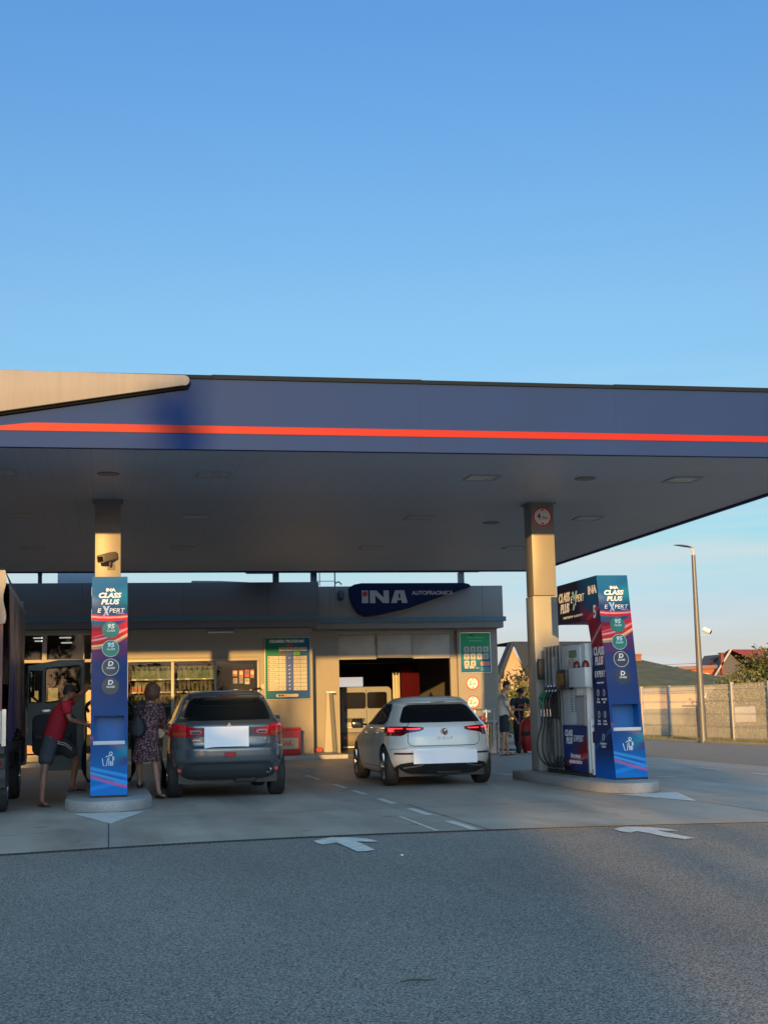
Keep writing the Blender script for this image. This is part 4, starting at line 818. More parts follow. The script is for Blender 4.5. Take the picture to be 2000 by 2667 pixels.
t = thing('litter_bin', 'polished steel litter bin beside the car wash pier', 'litter bin', (9.86, 35.75, 0))
MB().lathe([(.17, .02), (.18, .03), (.18, .78), (.185, .80), (.185, .83), (.15, .84)], n=28).build('drum', mat('bin_steel', (.38, .38, .38), .25, metal=1, noise=.25, nscale=14, stretch=(1, 1, .05)), t, smooth=True)
q = MB()
for k in range(16): a = 2*PI*k/16; q.tube([(.183*math.cos(a), .183*math.sin(a), .05), (.183*math.cos(a), .183*math.sin(a), .78)], .008, 6)
q.build('rib', M_steel, t)
t = thing('towel_rack', 'thin steel rack with a pink bucket behind the litter bin', 'rack', (9.75, 36.3, 0))
q = MB()
for x in (-.18, .13, .35): q.tube([(x, 0, 0), (x, 0, 1.16)], .012, 6)
q.tube([(-.2, 0, 1.16), (.4, 0, 1.16)], .015).tube([(-.2, 0, .85), (.4, 0, .85)], .012).box(.0, .25, -.04, .04, 1.08, 1.14); q.build('rack_frame', M_steel, t)
o = MB().lathe([(.09, 0), (.11, .03), (.10, .12), (.03, .14)], n=14).build('bucket', mat('pink_plastic', (.35, .05, .07), .4), smooth=True); o.location = (9.72, 36.1, .86); tag(o, 'small pink bowl above the litter bin rim', 'bowl')
MB().lathe([(.07, 0), (.06, .16), (.02, .2)], n=10).build
# ================================================================== CARS
class Surf:
    """car body as a stack of rounded plan outlines: rear position, front position and half width at every height"""
    def __init__(s, rear, front, width, n=3.4, m=2.4, a=.75, ntop=None, barrel=.05):
        zz = np.arange(-.05, 2.2, .004); s.zz = zz
        def tab(p, k=7):
            t_ = np.interp(zz, [q[0] for q in p], [q[1] for q in p]); ker = np.ones(k)/k; return np.convolve(np.pad(t_, k//2, 'edge'), ker, 'valid')
        s.R, s.F, s.W = tab(rear), tab(front, 15), tab(width, 13); s.n, s.m, s.a, s.b = n, m, a, barrel
        s.len = max(q[1] for q in front); s.atab = tab([(0, a), (.9, a), (1.1, a*.85), (1.5, a*.8)])
    def par(s, z): return [float(np.interp(z, s.zz, t_)) for t_ in (s.R, s.F, s.W, s.atab)]
    def fac(s, y): return 1-s.b*abs((y-s.len/2)/(s.len/2))**2.6
    def outline(s, z, na=30, ns=34, shrink=1):
        r, f, w, a = s.par(z); a = min(a, (f-r)*.35); w *= shrink; mid = (f+r)/2; r, f = mid+(r-mid)*shrink, mid+(f-mid)*shrink; a *= shrink; af = a*1.2
        P = []
        for i in range(na+1):
            t_ = PI/2*(i/na); x = w*math.sin(t_)**(2/s.n); y = (r+a)-a*math.cos(t_)**(2/s.m) if i < na else r+a; P.append((x, y))
        for i in range(1, ns): P.append((w, (r+a)+(f-af-r-a)*i/ns))
        for i in range(na+1):
            t_ = PI/2*(i/na); x = w*math.cos(t_)**(2/s.n) if i < na else 0; y = (f-af)+af*math.sin(t_)**(2/s.m); P.append((x, y))
        P = [(x*s.fac(y), y) for x, y in P]
        return P+[(-x, y) for x, y in P[-2:0:-1]]
    def rear(s, x, z, off=0):
        r, f, w, a = s.par(z); y = r; ax = abs(x)
        for _ in range(3): xx = min(.9995, ax/(w*s.fac(y))); y = r+a-a*(1-xx**s.n)**(1/s.m)
        return (x, y-off, z) if xx < .93 else (x+math.copysign(off*.6, x), y-off*.8, z)
    def side(s, y, z, sg=-1, off=0):
        r, f, w, a = s.par(z); af = a*1.2
        if y < r+a: t_ = max(0, min(1, (r+a-y)/a)); x = w*(1-t_**s.m)**(1/s.n)
        elif y > f-af: t_ = max(0, min(1, (y-f+af)/af)); x = w*(1-t_**s.m)**(1/s.n)
        else: x = w
        return (sg*(x*s.fac(y)+off), y, z)
    def patch(s, rows, mode='rear', off=.004, nx=24, nz=14, sg=-1):
        rows = sorted(rows); zs = np.linspace(rows[0][0], rows[-1][0], nz); zr = [q[0] for q in rows]
        out = []
        for z in zs:
            a = np.interp(z, zr, [q[1] for q in rows]); b = np.interp(z, zr, [q[2] for q in rows])
            out.append([s.rear(a+(b-a)*k/nx, z, off) if mode == 'rear' else s.side(a+(b-a)*k/nx, z, sg, off) for k in range(nx+1)])
        return MB().grid(out)
    def ribbon(s, pts, w=.007, mode='rear', off=.003, sg=-1):
        P = []
        for i in range(len(pts)-1):
            n = max(2, int(math.dist(pts[i], pts[i+1])/.03))
            for k in range(n): t_ = k/n; P.append((pts[i][0]*(1-t_)+pts[i+1][0]*t_, pts[i][1]*(1-t_)+pts[i+1][1]*t_))
        P.append(pts[-1]); A, Bv = [], []
        for i, p in enumerate(P):
            q = P[min(i+1, len(P)-1)]; o_ = P[max(i-1, 0)]; d = (q[0]-o_[0], q[1]-o_[1]); l_ = math.hypot(*d) or 1; nx_, nz_ = -d[1]/l_*w/2, d[0]/l_*w/2
            f = (lambda a, b: s.rear(a, b, off)) if mode == 'rear' else (lambda a, b: s.side(a, b, sg, off))
            A.append(f(p[0]+nx_, p[1]+nz_)); Bv.append(f(p[0]-nx_, p[1]-nz_))
        return MB().grid([A, Bv])
    def body(s, name, m, parent, z0, z1, crown, wheels, rw, mwell):
        zs = list(np.arange(z0, z1, .018))+[z1]; rows = [[(x, y, z) for x, y in s.outline(z)] for z in zs]
        for k in range(1, 13):
            a = k/12; rows.append([(x, y, z1+crown*math.sin(a*PI/2)) for x, y in s.outline(z1, shrink=math.cos(a*PI/2*.985))])
        N = len(rows[0]); mb = MB(); vs = [p for r in rows for p in r]
        fs = [(i*N+k, i*N+(k+1) % N, (i+1)*N+(k+1) % N, (i+1)*N+k) for i in range(len(rows)-1) for k in range(N)]
        mb.add(vs, fs+[list(range(N))[::-1], list(range((len(rows)-1)*N, len(rows)*N))])
        o = mb.build(name, [m, mwell], parent, smooth='all'); cuts = []
        for wy in wheels:
            for sg in (-1, 1):
                q = MB(); q.cyl((sg*.58, wy, .33), (sg*1.1, wy, .33), rw, n=40); c_ = q.build('cutter', [mwell], None)
                md = o.modifiers.new('b', 'BOOLEAN'); md.operation = 'DIFFERENCE'; md.object = c_; md.solver = 'EXACT'; md.material_mode = 'TRANSFER'; cuts.append(c_)
        pr_ = o.parent; o.parent = None; apply_mods(o); o.parent = pr_
        for c_ in cuts: bpy.data.objects.remove(c_)
        o.data.set_sharp_from_angle(angle=R(32)); return o
def wheel(parent, x, y, r, w, rimm, spokes=5, sg=-1, rr=.68):
    t = MB(); h = w/2; ri = r*rr
    prof = [(ri, -h*.8), (ri+.01, -h), (r-.03, -h), (r-.008, -h*.82), (r, -h*.5), (r, h*.5), (r-.008, h*.82), (r-.03, h), (ri+.01, h), (ri, h*.8)]
    t.lathe(prof, axis='x', n=40)
    for k in range(-2, 3): t.lathe([(r-.004, k*h*.3-.004), (r+.0015, k*h*.3-.004)], axis='x', n=40) if 0 else None
    o = t.build('wheel', M_rubber, parent, smooth=True); o.location = (x, y, r)
    q = MB(); q.lathe([(ri, -h*.8), (ri, h*.8)], axis='x', n=40); f = sg*h
    q.lathe([(ri, f*.78), (ri, f*.98), (ri-.018, f*.98), (ri-.022, f*.5)], axis='x', n=40)
    for k in range(spokes):
        for d in (-.16, .16):
            a = 2*PI*k/spokes; p0 = (f*.80, .04*math.cos(a+d*3), .04*math.sin(a+d*3)); p1 = (f*.88, (ri-.015)*math.cos(a+d), (ri-.015)*math.sin(a+d)); q.tube([p0, ((p0[0]+p1[0])/2+f*.03, (p0[1]+p1[1])/2, (p0[2]+p1[2])/2), p1], [.022, .017, .018], 6)
    q.cyl((f*.6, 0, 0), (f*.86, 0, 0), .055, n=14); q.build('rim', rimm, o, smooth=True)
    MB().lathe([(ri-.03, f*.1), (ri-.03, f*.2)], axis='x', n=30).build('brake_disc', mat('brake_dark', (.03, .03, .03), .5, metal=.5), o)
    return o
M_tint = mat('car_glass', (.006, .008, .010), .03, spec=.35)
M_trim = mat('car_trim', (.018, .020, .022), .5)
M_gap = mat('panel_gap', (.01, .01, .01), .8)
M_rlamp = mat('rear_lamp_red', (.48, .006, .014), .08, coat=1)
M_rdark = mat('rear_lamp_dark', (.10, .003, .006), .08, coat=1)
M_ramb = mat('rear_lamp_amber', (.34, .06, .006), .1, coat=1)
M_rclr = mat('rear_lamp_clear', (.34, .24, .24), .1, coat=1)
M_lit = mat('rear_lamp_lit', (.6, .02, .02), .2, emit=((1, .03, .04), 1.3))
M_platecover = mat('plate_cover', (.88, .88, .88), .6)  # plain white of the blank boards added over the car plates
M_well = mat('wheel_well', (.008, .008, .009), .9)

# ---------------------------------------------------------- white hatchback
Wp = mat('pearl_white', (.72, .71, .65), .28, coat=1)
g = thing('hatchback_car', 'white five door hatchback seen from behind, waiting before the car wash', 'car', (5.37, 22.28, 0), 0)
S = Surf(rear=[(.18, .30), (.24, .20), (.34, .07), (.42, .03), (.56, .0), (.63, .01), (.66, .045), (.80, .055), (.88, .075), (.96, .10), (1.02, .15), (1.05, .21), (1.33, .60), (1.345, .50), (1.38, .54), (1.42, .66)],
         front=[(.18, 4.05), (.35, 4.25), (.6, 4.28), (.7, 4.18), (.8, 3.9), (.9, 3.45), (.98, 3.15), (1.02, 3.05), (1.2, 2.65), (1.36, 2.25), (1.42, 2.05)],
         width=[(.18, .80), (.26, .85), (.40, .885), (.60, .90), (.75, .893), (.88, .875), (.96, .858), (1.0, .835), (1.04, .80), (1.2, .72), (1.32, .655), (1.37, .62), (1.42, .54)], n=3.6, m=2.3, a=.72)
S.body('body', Wp, g, .20, 1.41, .062, (.80, 3.42), .365, M_well)
MB().box(-.72, .72, .35, 3.9, .16, .30).build('underbody', M_trim, g); MB().box(-.12, .3, .2, .75, .19, .28).build('silencer', M_trim, g, bevel=.03)
S.patch([(1.030, -.655, .655), (1.055, -.675, .675), (1.2, -.60, .60), (1.29, -.545, .545), (1.325, -.46, .46)], off=.006, nx=40).build('rear_window', M_tint, g, smooth=True)
S.patch([(1.347, -.50, .50), (1.375, -.49, .49)], off=.03, nx=30, nz=6).build('roof_spoiler', Wp, g, smooth=True)
for sg in (-1, 1):
    win = S.patch([(1.0, .80+.22, 1.62), (1.02, .86+.1, 1.64), (1.06, .84+.06, 1.64), (1.28, .98, 1.62), (1.345, 1.15, 1.60)], 'side', .004, 30, 12, sg).build('side_window', M_tint, g, smooth=True)
    S.patch([(1.0, 1.67, 2.95), (1.06, 1.67, 2.83), (1.2, 1.66, 2.50), (1.30, 1.64, 2.25), (1.345, 1.63, 2.05)], 'side', .004, 30, 12, sg).build('side_window', M_tint, g, smooth=True)
    gp = MB()
    for pts in ([(1.66, .99), (1.68, .5), (1.64, .30)], [(2.72, .98), (2.72, .45), (2.66, .30)], [(.96, .98), (1.14, .75), (1.22, .55)], [(1.2, .30), (2.9, .30)]):
        m_ = S.ribbon(pts, .008, 'side', .003, sg); gp.add(m_.v, m_.f)
    gp.build('panel_gaps', M_gap, g, fix=False)
    for y in (1.5, 2.55): MB().tube([S.side(y, .86, sg, .012), S.side(y-.09, .862, sg, .035), S.side(y-.2, .862, sg, .012)], .013, 8).build('door_handle', Wp, g, smooth=True)
    mm = MB(); mm.tube([(sg*.80, 2.75, .99), (sg*.90, 2.72, 1.0)], .02)
    for k in range(1): mm.prism([(2.64, .93), (2.64, 1.04), (2.72, 1.10), (2.80, 1.05), (2.80, .95)], sg*.88, sg*1.07, 'x')
    mm.build('door_mirror', mat('mirror_dark', (.02, .025, .03), .15), g, bevel=.02)
    # tail lamps wrap round the corner
    inner = .345
    rows = [(.822, .69, .885), (.835, .655, .89), (.868, .60, .893), (.89, .42, .893), (.915, .345, .89), (.955, .335, .88), (.968, .50, .865), (.975, .62, .85)]
    a = [(z, *( (p, q) if sg > 0 else (-q, -p))) for z, p, q in [(r_[0], r_[1], min(r_[2], .865)) for r_ in rows]]
    lamp = S.patch(a, off=.010, nx=34, nz=16).build('tail_lamp', M_rdark, g, smooth=True)
    def lm(rows_, mt, off=.014, nm='lamp_light'):
        a_ = [(z, *((p, q) if sg > 0 else (-q, -p))) for z, p, q in rows_]; S.patch(a_, off=off, nx=14, nz=6).build(nm, mt, lamp, smooth=True)
    lm([(.885, .78, .835), (.945, .775, .83)], M_lit); lm([(.932, .66, .80), (.948, .66, .80)], M_lit); lm([(.89, .70, .80), (.903, .70, .80)], M_rlamp)
    lm([(.925, .40, .61), (.94, .39, .61)], M_lit); lm([(.893, .47, .61), (.955, .37, .61)], mat('rear_lamp_deep', (.17, .004, .010), .08, coat=1), .0115); lm([(.840, .69, .86), (.850, .69, .86)], M_rlamp)
    sp = S.patch([(.50+.02, sg*.50 if sg > 0 else -.80, .80 if sg > 0 else -.50), (.53+.02, sg*.50 if sg > 0 else -.80, .80 if sg > 0 else -.50)], off=.004, nx=12, nz=4).build('reflector', mat('reflector_dark', (.05, .02, .02), .3), g)
    wheel(g, sg*.775, .80, .328, .225, mat('rim_silver', (.45, .43, .40), .18, metal=1), 5, sg); wheel(g, sg*.775, 3.42, .328, .225, mat('rim_silver'), 5, sg)
S.patch([(.20, -.77, .77), (.26, -.78, .78), (.33, -.765, .765), (.375, -.70, .70), (.40, -.50, .50)], off=.008, nx=40).build('diffuser', mat('diffuser_black', (.02, .022, .025), .35), g, smooth=True)
q = S.ribbon([(-.66, .30), (-.5, .325), (-.36, .355)], .022, off=.014); q2 = S.ribbon([(.66, .31), (.5, .325), (.36, .355)], .02, off=.014); q.add(q2.v, q2.f); q.build('diffuser_trim', mat('trim_grey', (.20, .21, .22), .3), g, fix=False)
gp = S.ribbon([(-.55, 1.03), (-.585, .99), (-.60, .72), (-.565, .675), (-.5, .655), (.5, .655), (.565, .675), (.60, .72), (.585, .99), (.55, 1.03)], .009, off=.0035)
q = S.ribbon([(-.87, .60), (-.62, .62)], .006); gp.add(q.v, q.f); gp.build('panel_gaps', M_gap, g, fix=False)
yb = S.rear(0, .88)[1]
bd = MB(); bd.lathe([(.002, -.014), (.052, -.014), (.058, -.006), (.058, 0)], c=(0, yb-.004, .875), axis='y', n=28); bo = bd.build('badge', mat('badge_black', (.02, .03, .035), .2), g, smooth=True)
q = MB(); q.tube([(.052*math.cos(a), yb-.020, .875+.052*math.sin(a)) for a in np.linspace(0, 2*PI, 25)], .005, 6)
q.tube([(-.022, yb-.020, .922), (0, yb-.020, .880), (.022, yb-.020, .922)], .005, 6).tube([(-.044, yb-.020, .898), (-.020, yb-.020, .832), (0, yb-.020, .868), (.020, yb-.020, .832), (.044, yb-.020, .898)], .005, 6); q.build('emblem', M_chrome, bo, smooth=True)
text('G O L F', (0, S.rear(0, .775)[1]-.008, .775), .062, mat('letter_chrome', (.25, .26, .27), .3, metal=.8), g, wx=1.25)
yp = S.rear(0, .47)[1]
MB().box(-.54, .52, yp-.022, yp-.006, .372, .585).build('number_plate_board', M_platecover, g, label='oversized blank white board covering the number plate')  # added blank board, far wider than a real plate
MB().tube([(.0, .95, 1.465), (.0, 1.0, 1.52)], .012).prism([(.9, 1.465), (1.08, 1.465), (1.0, 1.50)], -.02, .02, 'x').build('roof_antenna', M_black, g)
S.patch([(1.357, -.12, .12), (1.367, -.12, .12)], off=.034, nx=8, nz=3).build('brake_light', M_rdark, g)

# ---------------------------------------------------------- grey crossover
Gp = mat('grey_metallic', (.13, .15, .16), .19, metal=.5, coat=1)
g2 = thing('crossover_car', 'grey metallic crossover seen from behind, refuelling beside the left island', 'car', (1.76, 21.02, 0), 0)
S = Surf(rear=[(.26, .30), (.33, .16), (.42, .09), (.52, .055), (.535, .02), (.62, .0), (.74, .0), (.765, .03), (.80, .05), (.92, .055), (1.06, .03), (1.10, .05), (1.15, .14), (1.18, .22), (1.48, .52), (1.50, .42), (1.535, .47), (1.56, .6)],
         front=[(.26, 4.05), (.5, 4.28), (.8, 4.28), (.95, 4.1), (1.05, 3.7), (1.12, 3.25), (1.16, 3.1), (1.4, 2.6), (1.52, 2.25), (1.56, 2.1)],
         width=[(.26, .80), (.36, .855), (.50, .885), (.62, .89), (.80, .882), (1.0, .872), (1.10, .85), (1.15, .815), (1.2, .775), (1.4, .69), (1.5, .64), (1.56, .57)], n=3.7, m=2.3, a=.70)
S.body('body', Gp, g2, .27, 1.55, .07, (.80, 3.47), .385, M_well)
MB().box(-.74, .74, .35, 3.9, .22, .38).build('underbody', M_trim, g2); MB().box(.1, .42, .25, .75, .22, .36).build('silencer', M_trim, g2, bevel=.03)
S.patch([(1.155, -.62, .62), (1.19, -.655, .655), (1.35, -.61, .61), (1.44, -.57, .57), (1.478, -.50, .50)], off=.006, nx=40).build('rear_window', M_tint, g2, smooth=True)
S.patch([(1.50, -.52, .52), (1.535, -.50, .50)], off=.03, nx=30, nz=6).build('roof_spoiler', Gp, g2, smooth=True); S.patch([(1.508, -.15, .15), (1.522, -.15, .15)], off=.034, nx=10, nz=3).build('brake_light', M_rdark, g2)
for sg in (-1, 1):
    S.patch([(1.10, 1.0, 1.66), (1.16, .92, 1.67), (1.30, .90, 1.66), (1.42, 1.0, 1.65), (1.47, 1.12, 1.63)], 'side', .004, 30, 12, sg).build('side_window', M_tint, g2, smooth=True)
    S.patch([(1.10, 1.71, 3.0), (1.16, 1.71, 2.92), (1.35, 1.70, 2.50), (1.47, 1.68, 2.15)], 'side', .004, 30, 12, sg).build('side_window', M_tint, g2, smooth=True)
    gp = MB()
    for pts in ([(1.69, 1.08), (1.71, .6), (1.66, .38)], [(2.78, 1.08), (2.78, .55), (2.70, .38)], [(1.0, 1.08), (1.2, .8), (1.26, .6)], [(1.24, .38), (2.9, .38)]):
        m_ = S.ribbon(pts, .008, 'side', .003, sg); gp.add(m_.v, m_.f)
    gp.build('panel_gaps', M_gap, g2, fix=False)
    for y in (1.55, 2.6): MB().tube([S.side(y, .95, sg, .012), S.side(y-.09, .952, sg, .035), S.side(y-.2, .952, sg, .012)], .013, 8).build('door_handle', Gp, g2, smooth=True)
    mm = MB(); mm.tube([(sg*.80, 2.85, 1.10), (sg*.92, 2.82, 1.1)], .02); mm.prism([(2.74, 1.02), (2.74, 1.14), (2.82, 1.20), (2.90, 1.15), (2.90, 1.04)], sg*.89, sg*1.09, 'x'); mm.build('door_mirror', mat('mirror_grey', (.12, .14, .15), .2), g2, bevel=.02)
    rr_ = lambda rows_: [(z, *((p, q) if sg > 0 else (-q, -p))) for z, p, q in rows_]
    lamp = S.patch(rr_([(.92, .58, .868), (.935, .45, .872), (.965, .36, .872), (1.01, .37, .868), (1.045, .52, .862), (1.085, .64, .85), (1.11, .72, .83)]), off=.010, nx=34, nz=16).build('tail_lamp', M_rlamp, g2, smooth=True)
    S.patch(rr_([(.93, .63, .85), (.985, .63, .855)]), off=.013, nx=14, nz=6).build('indicator', M_ramb, lamp, smooth=True)
    S.patch(rr_([(.952, .44, .56), (.965, .41, .575), (1.0, .40, .58), (1.015, .46, .58)]), off=.014, nx=12, nz=6).build('reversing_light', M_rclr, lamp, smooth=True)
    S.patch(rr_([(.965, .44, .55), (.985, .43, .56)]), off=.017, nx=8, nz=3).build('lamp_core', M_trim, lamp)
    q = S.ribbon([(sg*.625, .91), (sg*.615, 1.09)], .010, off=.015); q.build('lamp_divide', M_rdark, lamp, fix=False)
    q = MB(); y_r = S.rear(sg*.725, .42)[1]; q.lathe([(.028, -.012), (.028, .01)], c=(sg*.725, y_r-.02, .42), axis='y', n=16); q.build('round_reflector', mat('reflector_red', (.6, .03, .03), .2), g2, smooth=True)
    wheel(g2, sg*.775, .80, .34, .225, mat('rim_grey', (.35, .33, .30), .25, metal=1), 5, sg); wheel(g2, sg*.775, 3.47, .34, .225, mat('rim_grey'), 5, sg)
S.patch([(.28, -.66, .66), (.36, -.70, .70), (.50, -.66, .66), (.53, -.60, .60)], off=.010, nx=40).build('lower_bumper', mat('bumper_dark', (.035, .042, .048), .5), g2, smooth=True)
S.ribbon([(-.64, .515), (-.55, .54), (0, .55), (.55, .54), (.64, .515)], .014, off=.012).build('bumper_edge', Gp, g2, fix=False)
gp = S.ribbon([(-.585, 1.12), (-.61, 1.09)], .008, off=.003)
for pts in ([(-.585, .90), (-.56, .80), (-.51, .76), (.51, .76), (.56, .80), (.585, .90)],): m_ = S.ribbon(pts, .009, off=.0035); gp.add(m_.v, m_.f)
gp.build('panel_gaps', M_gap, g2, fix=False)
S.patch([(.62, -.055, .075), (.675, -.07, .09)], off=.012, nx=8, nz=4).build('fog_lamp', M_rlamp, g2); S.patch([(.612, -.07, .09), (.683, -.08, .10)], off=.006, nx=8, nz=4).build('fog_lamp_surround', M_trim, g2)
S.patch([(.85, -.52, .52), (.90, -.40, .40)], off=-.004, nx=8, nz=3); yp = S.rear(0, .9)[1]
MB().box(-.37, .29, yp-.030, yp-.010, .745, 1.06).build('number_plate_board', M_platecover, g2, label='oversized blank white board covering the number plate')  # added blank board hiding the plate area, larger than a real plate
q = MB(); yb = S.rear(0, 1.08)[1]-.012
for a in (90, 210, 330):
    c_, s_ = math.cos(R(a)), math.sin(R(a)); p = [(0, 0), (.018*c_-.01*s_, .018*s_+.01*c_), (.036*c_, .036*s_), (.018*c_+.01*s_, .018*s_-.01*c_)]; q.prism([(x-.0, z+1.085) for x, z in p], yb-.004, yb)
q.build('emblem', M_chrome, g2)
lc = mat('letter_chrome', (.3, .3, .3), .3, metal=.8)
text('MITSUBISHI', (-.46, S.rear(-.46, .865)[1]-.008, .865), .026, M_chrome, g2, wx=1.2, bold=.03); text('CLEARTEC', (-.46, S.rear(-.46, .835)[1]-.008, .835), .024, lc, g2, wx=1.2); text('INTENSE', (.50, S.rear(.5, .875)[1]-.008, .875), .024, M_chrome, g2, wx=1.2, shear=.3)
q = MB(); ye = S.rear(.60, .40)[1]; q.lathe([(.036, .16), (.042, .16), (.042, -.03), (.036, -.032)], c=(.60, ye+.02, .40), axis='y', n=20); q.build('exhaust_tip', M_chrome, g2, smooth=True); MB().lathe([(.034, -.065), (.034, -.02)], c=(.60, ye+.03, .40), axis='y', n=18).build('exhaust_hole', M_dark, g2)
q = MB(); 
for sg in (-1, 1): q.tube([(sg*.56, .75, 1.605), (sg*.57, 1.0, 1.632), (sg*.57, 2.0, 1.632), (sg*.56, 2.2, 1.60)], .016)
q.build('roof_rail', M_trim, g2, smooth=True)
MB().tube([(.04, 1.9, 1.60), (.07, 1.75, 1.78)], .004).build('roof_antenna', M_black, g2)
# open fuel flap on the left flank
q = MB(); q.lathe([(.075, -.006), (.08, 0), (.075, .006)], c=(-1.0, 1.0, .97), axis='y', n=20); q.tube([(-.90, 1.0, .97), (-.875, 1.02, .97)], .012); q.build('fuel_flap', Gp, g2, smooth=True)

# ---------------------------------------------------------- van in the car wash
v = thing('white_van', 'white van with split dark rear windows parked inside the car wash', 'van', (7.95, 43.5, 0))
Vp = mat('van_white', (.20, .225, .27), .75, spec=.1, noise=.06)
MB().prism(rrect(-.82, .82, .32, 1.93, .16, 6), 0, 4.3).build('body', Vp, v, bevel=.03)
for a, b in ((-.70, -.02), (.02, .66)): MB().prism(rrect(a, b, 1.25, 1.76, .07), -.012, -.0005).build('rear_window', mat('van_glass', (.006, .006, .007), .12, spec=.15), v)
MB().box(-.006, .006, -.006, -.0003, .42, 1.86).build('door_gap', M_gap, v)
MB().box(-.84, .84, -.06, .2, .06, .52).build('bumper', mat('van_bumper', (.04, .04, .045), .5), v, bevel=.03)
MB().box(-.74, -.60, -.066, -.0605, .33, .39).build('reflector', M_rlamp, v); MB().prism(rrect(-.70, -.05, .84, .96, .04), -.014, -.001).build('plate_recess', M_black, v)
MB().box(-.66, -.12, -.012-.004, -.0145, .66, .80).build('number_plate_board', mat('plate_van', (.45, .47, .45), .5), v); text('ZG·8107', (-.39, -.018, .73), .12, M_black, v, bold=.02)
for sg in (-1, 1): wheel(v, sg*.72, .8, .31, .2, M_steel, 5, sg)
MB().tube([(-.66, -.03, 1.30), (-.68, -.03, 1.15)], .015).build('door_handle', M_black, v)
# a second object: chrome step
MB().box(-.8, -.15, -.16, -.065, .04, .09).build('rear_step', mat('step_pale', (.5, .5, .5), .3), v)

# ---------------------------------------------------------- truck on the left
tk = thing('tarpaulin_truck', 'small lorry with dark blue tarpaulin sides and its cab door open, at the left edge', 'truck', (-2.35, 19.1, 0))
M_tarp = mat('tarp_blue', (.035, .042, .10), .32, noise=.15, nscale=2, bump=.5, bscale=2.2, stretch=(1, 2.2, .5))
M_tarpw = mat('tarp_pale', (.11, .115, .125), .5, noise=.1, nscale=3, bump=.6, bscale=4)
rows = []; rng = np.random.RandomState(5)
for z in np.linspace(0, 1, 40):
    r_ = []
    for y in np.linspace(0, 3.8, 50):
        zt = 3.30-.045*y-(.0 if y > .25 else 0); zb = 1.12-.32*(.5+.5*math.sin(y*1.9+.6))*.55
        r_.append((1.03+.02*math.sin(y*6+z*3)*math.sin(z*PI)+.018*math.sin(y*17+z*2)*(1-z)+(0 if z < .9 else -(z-.9)*.9), y, zb+(zt-zb)*z))
    rows.append(r_)
MB().grid(rows).build('side_tarpaulin', M_tarp, tk, smooth='all', fix=False)
MB().box(-1.03, .93, .02, 3.8, 3.10, 3.14).box(-1.03, 1.0, 3.75, 3.8, .95, 3.1).box(-1.05, -1.02, 0, 3.8, .95, 3.2).build('tarpaulin_roof', M_tarp, tk)
rows = []
for k in range(14):
    a = k/13; rows.append([(-1.0+1.98*u+.02*math.sin(a*9), -.03-.03*math.sin(u*26+a*5)*a, 3.22-(a*(1.05+.35*math.sin(u*4+.5)-.9*max(0, u-.78)/.22*.0))*(1 if u < .93 else 1)) for u in np.linspace(0, 1, 40)])
MB().grid(rows).build('rolled_curtain', M_tarpw, tk, smooth='all', fix=False)
M_rb = mat('frame_redbrown', (.16, .06, .05), .6, noise=.15)
MB().box(.86, .96, .02, .1, 1.35, 3.0).box(-.95, -.86, .02, .1, 1.35, 3.0).box(-.86, .86, .03, .09, 2.48, 2.60).box(-.86, .86, .03, .09, 1.88, 1.97).build('rear_frame', M_rb, tk)
MB().box(-.99, .96, -.02, .02, .93, 1.36).build('dropside', mat('dropside_white', (.42, .41, .37), .45, noise=.08), tk, bevel=.006)
q = MB()
for z in (1.0, 1.1, 1.2, 1.3): q.box(-.95, .84, -.0225, -.0203, z-.004, z+.004)
for z in (.98, 1.12, 1.26): q.cyl((.90, -.03, z), (.90, -.021, z), .012, n=8)
q.build('dropside_ribs', mat('rib_grey', (.25, .25, .23), .5), tk); MB().box(.80, .835, -.027, -.0205, .94, 1.35).box(.965, 1.02, -.02, .06, .90, 1.38).build('corner_post', M_steel, tk)
MB().box(-.8, .84, .3, 3.6, 1.36, 1.75).build('crates', mat('crate_brown', (.20, .13, .07), .7, noise=.4, nscale=8), tk)
MB().box(-1.0, 1.0, .03, 3.8, .80, .925).box(-.8, .9, .25, 3.7, .55, .798).box(.9, 1.0, .3, .9, .35, .79).build('chassis', mat('chassis_dark', (.03, .032, .036), .6), tk)
MB().box(-1.0, 1.02, -.02, .05, .48, .60).box(.78, 1.0, -.03, .03, .62, .74).build('rear_bumper', M_trim, tk); MB().box(.80, .98, -.036, -.0305, .64, .72).build('tail_lamp', M_rdark, tk)
MB().box(.55, 1.0, .5, .52, .25, .80).build('mud_flap', M_rubber, tk)
for sg in (-1, 1):
    for y in (.85, 3.3+.55): wheel(tk, sg*.86 if y < 2 else sg*.84, y, .36, .26, M_steel, 6, sg, .6)
Ck = mat('cab_greygreen', (.13, .17, .17), .45, noise=.08); 
MB().prism([(3.86, .5), (3.86, 2.15), (4.1, 2.3), (4.5, 2.3), (5.05, 1.5), (5.6, 1.35), (5.7, .6), (5.6, .45)], -.98, .98, 'x').build('cab', Ck, tk, bevel=.04)
MB().box(.975, .99, 3.98, 4.85, .55, 2.1).build('door_opening', M_dark, tk)
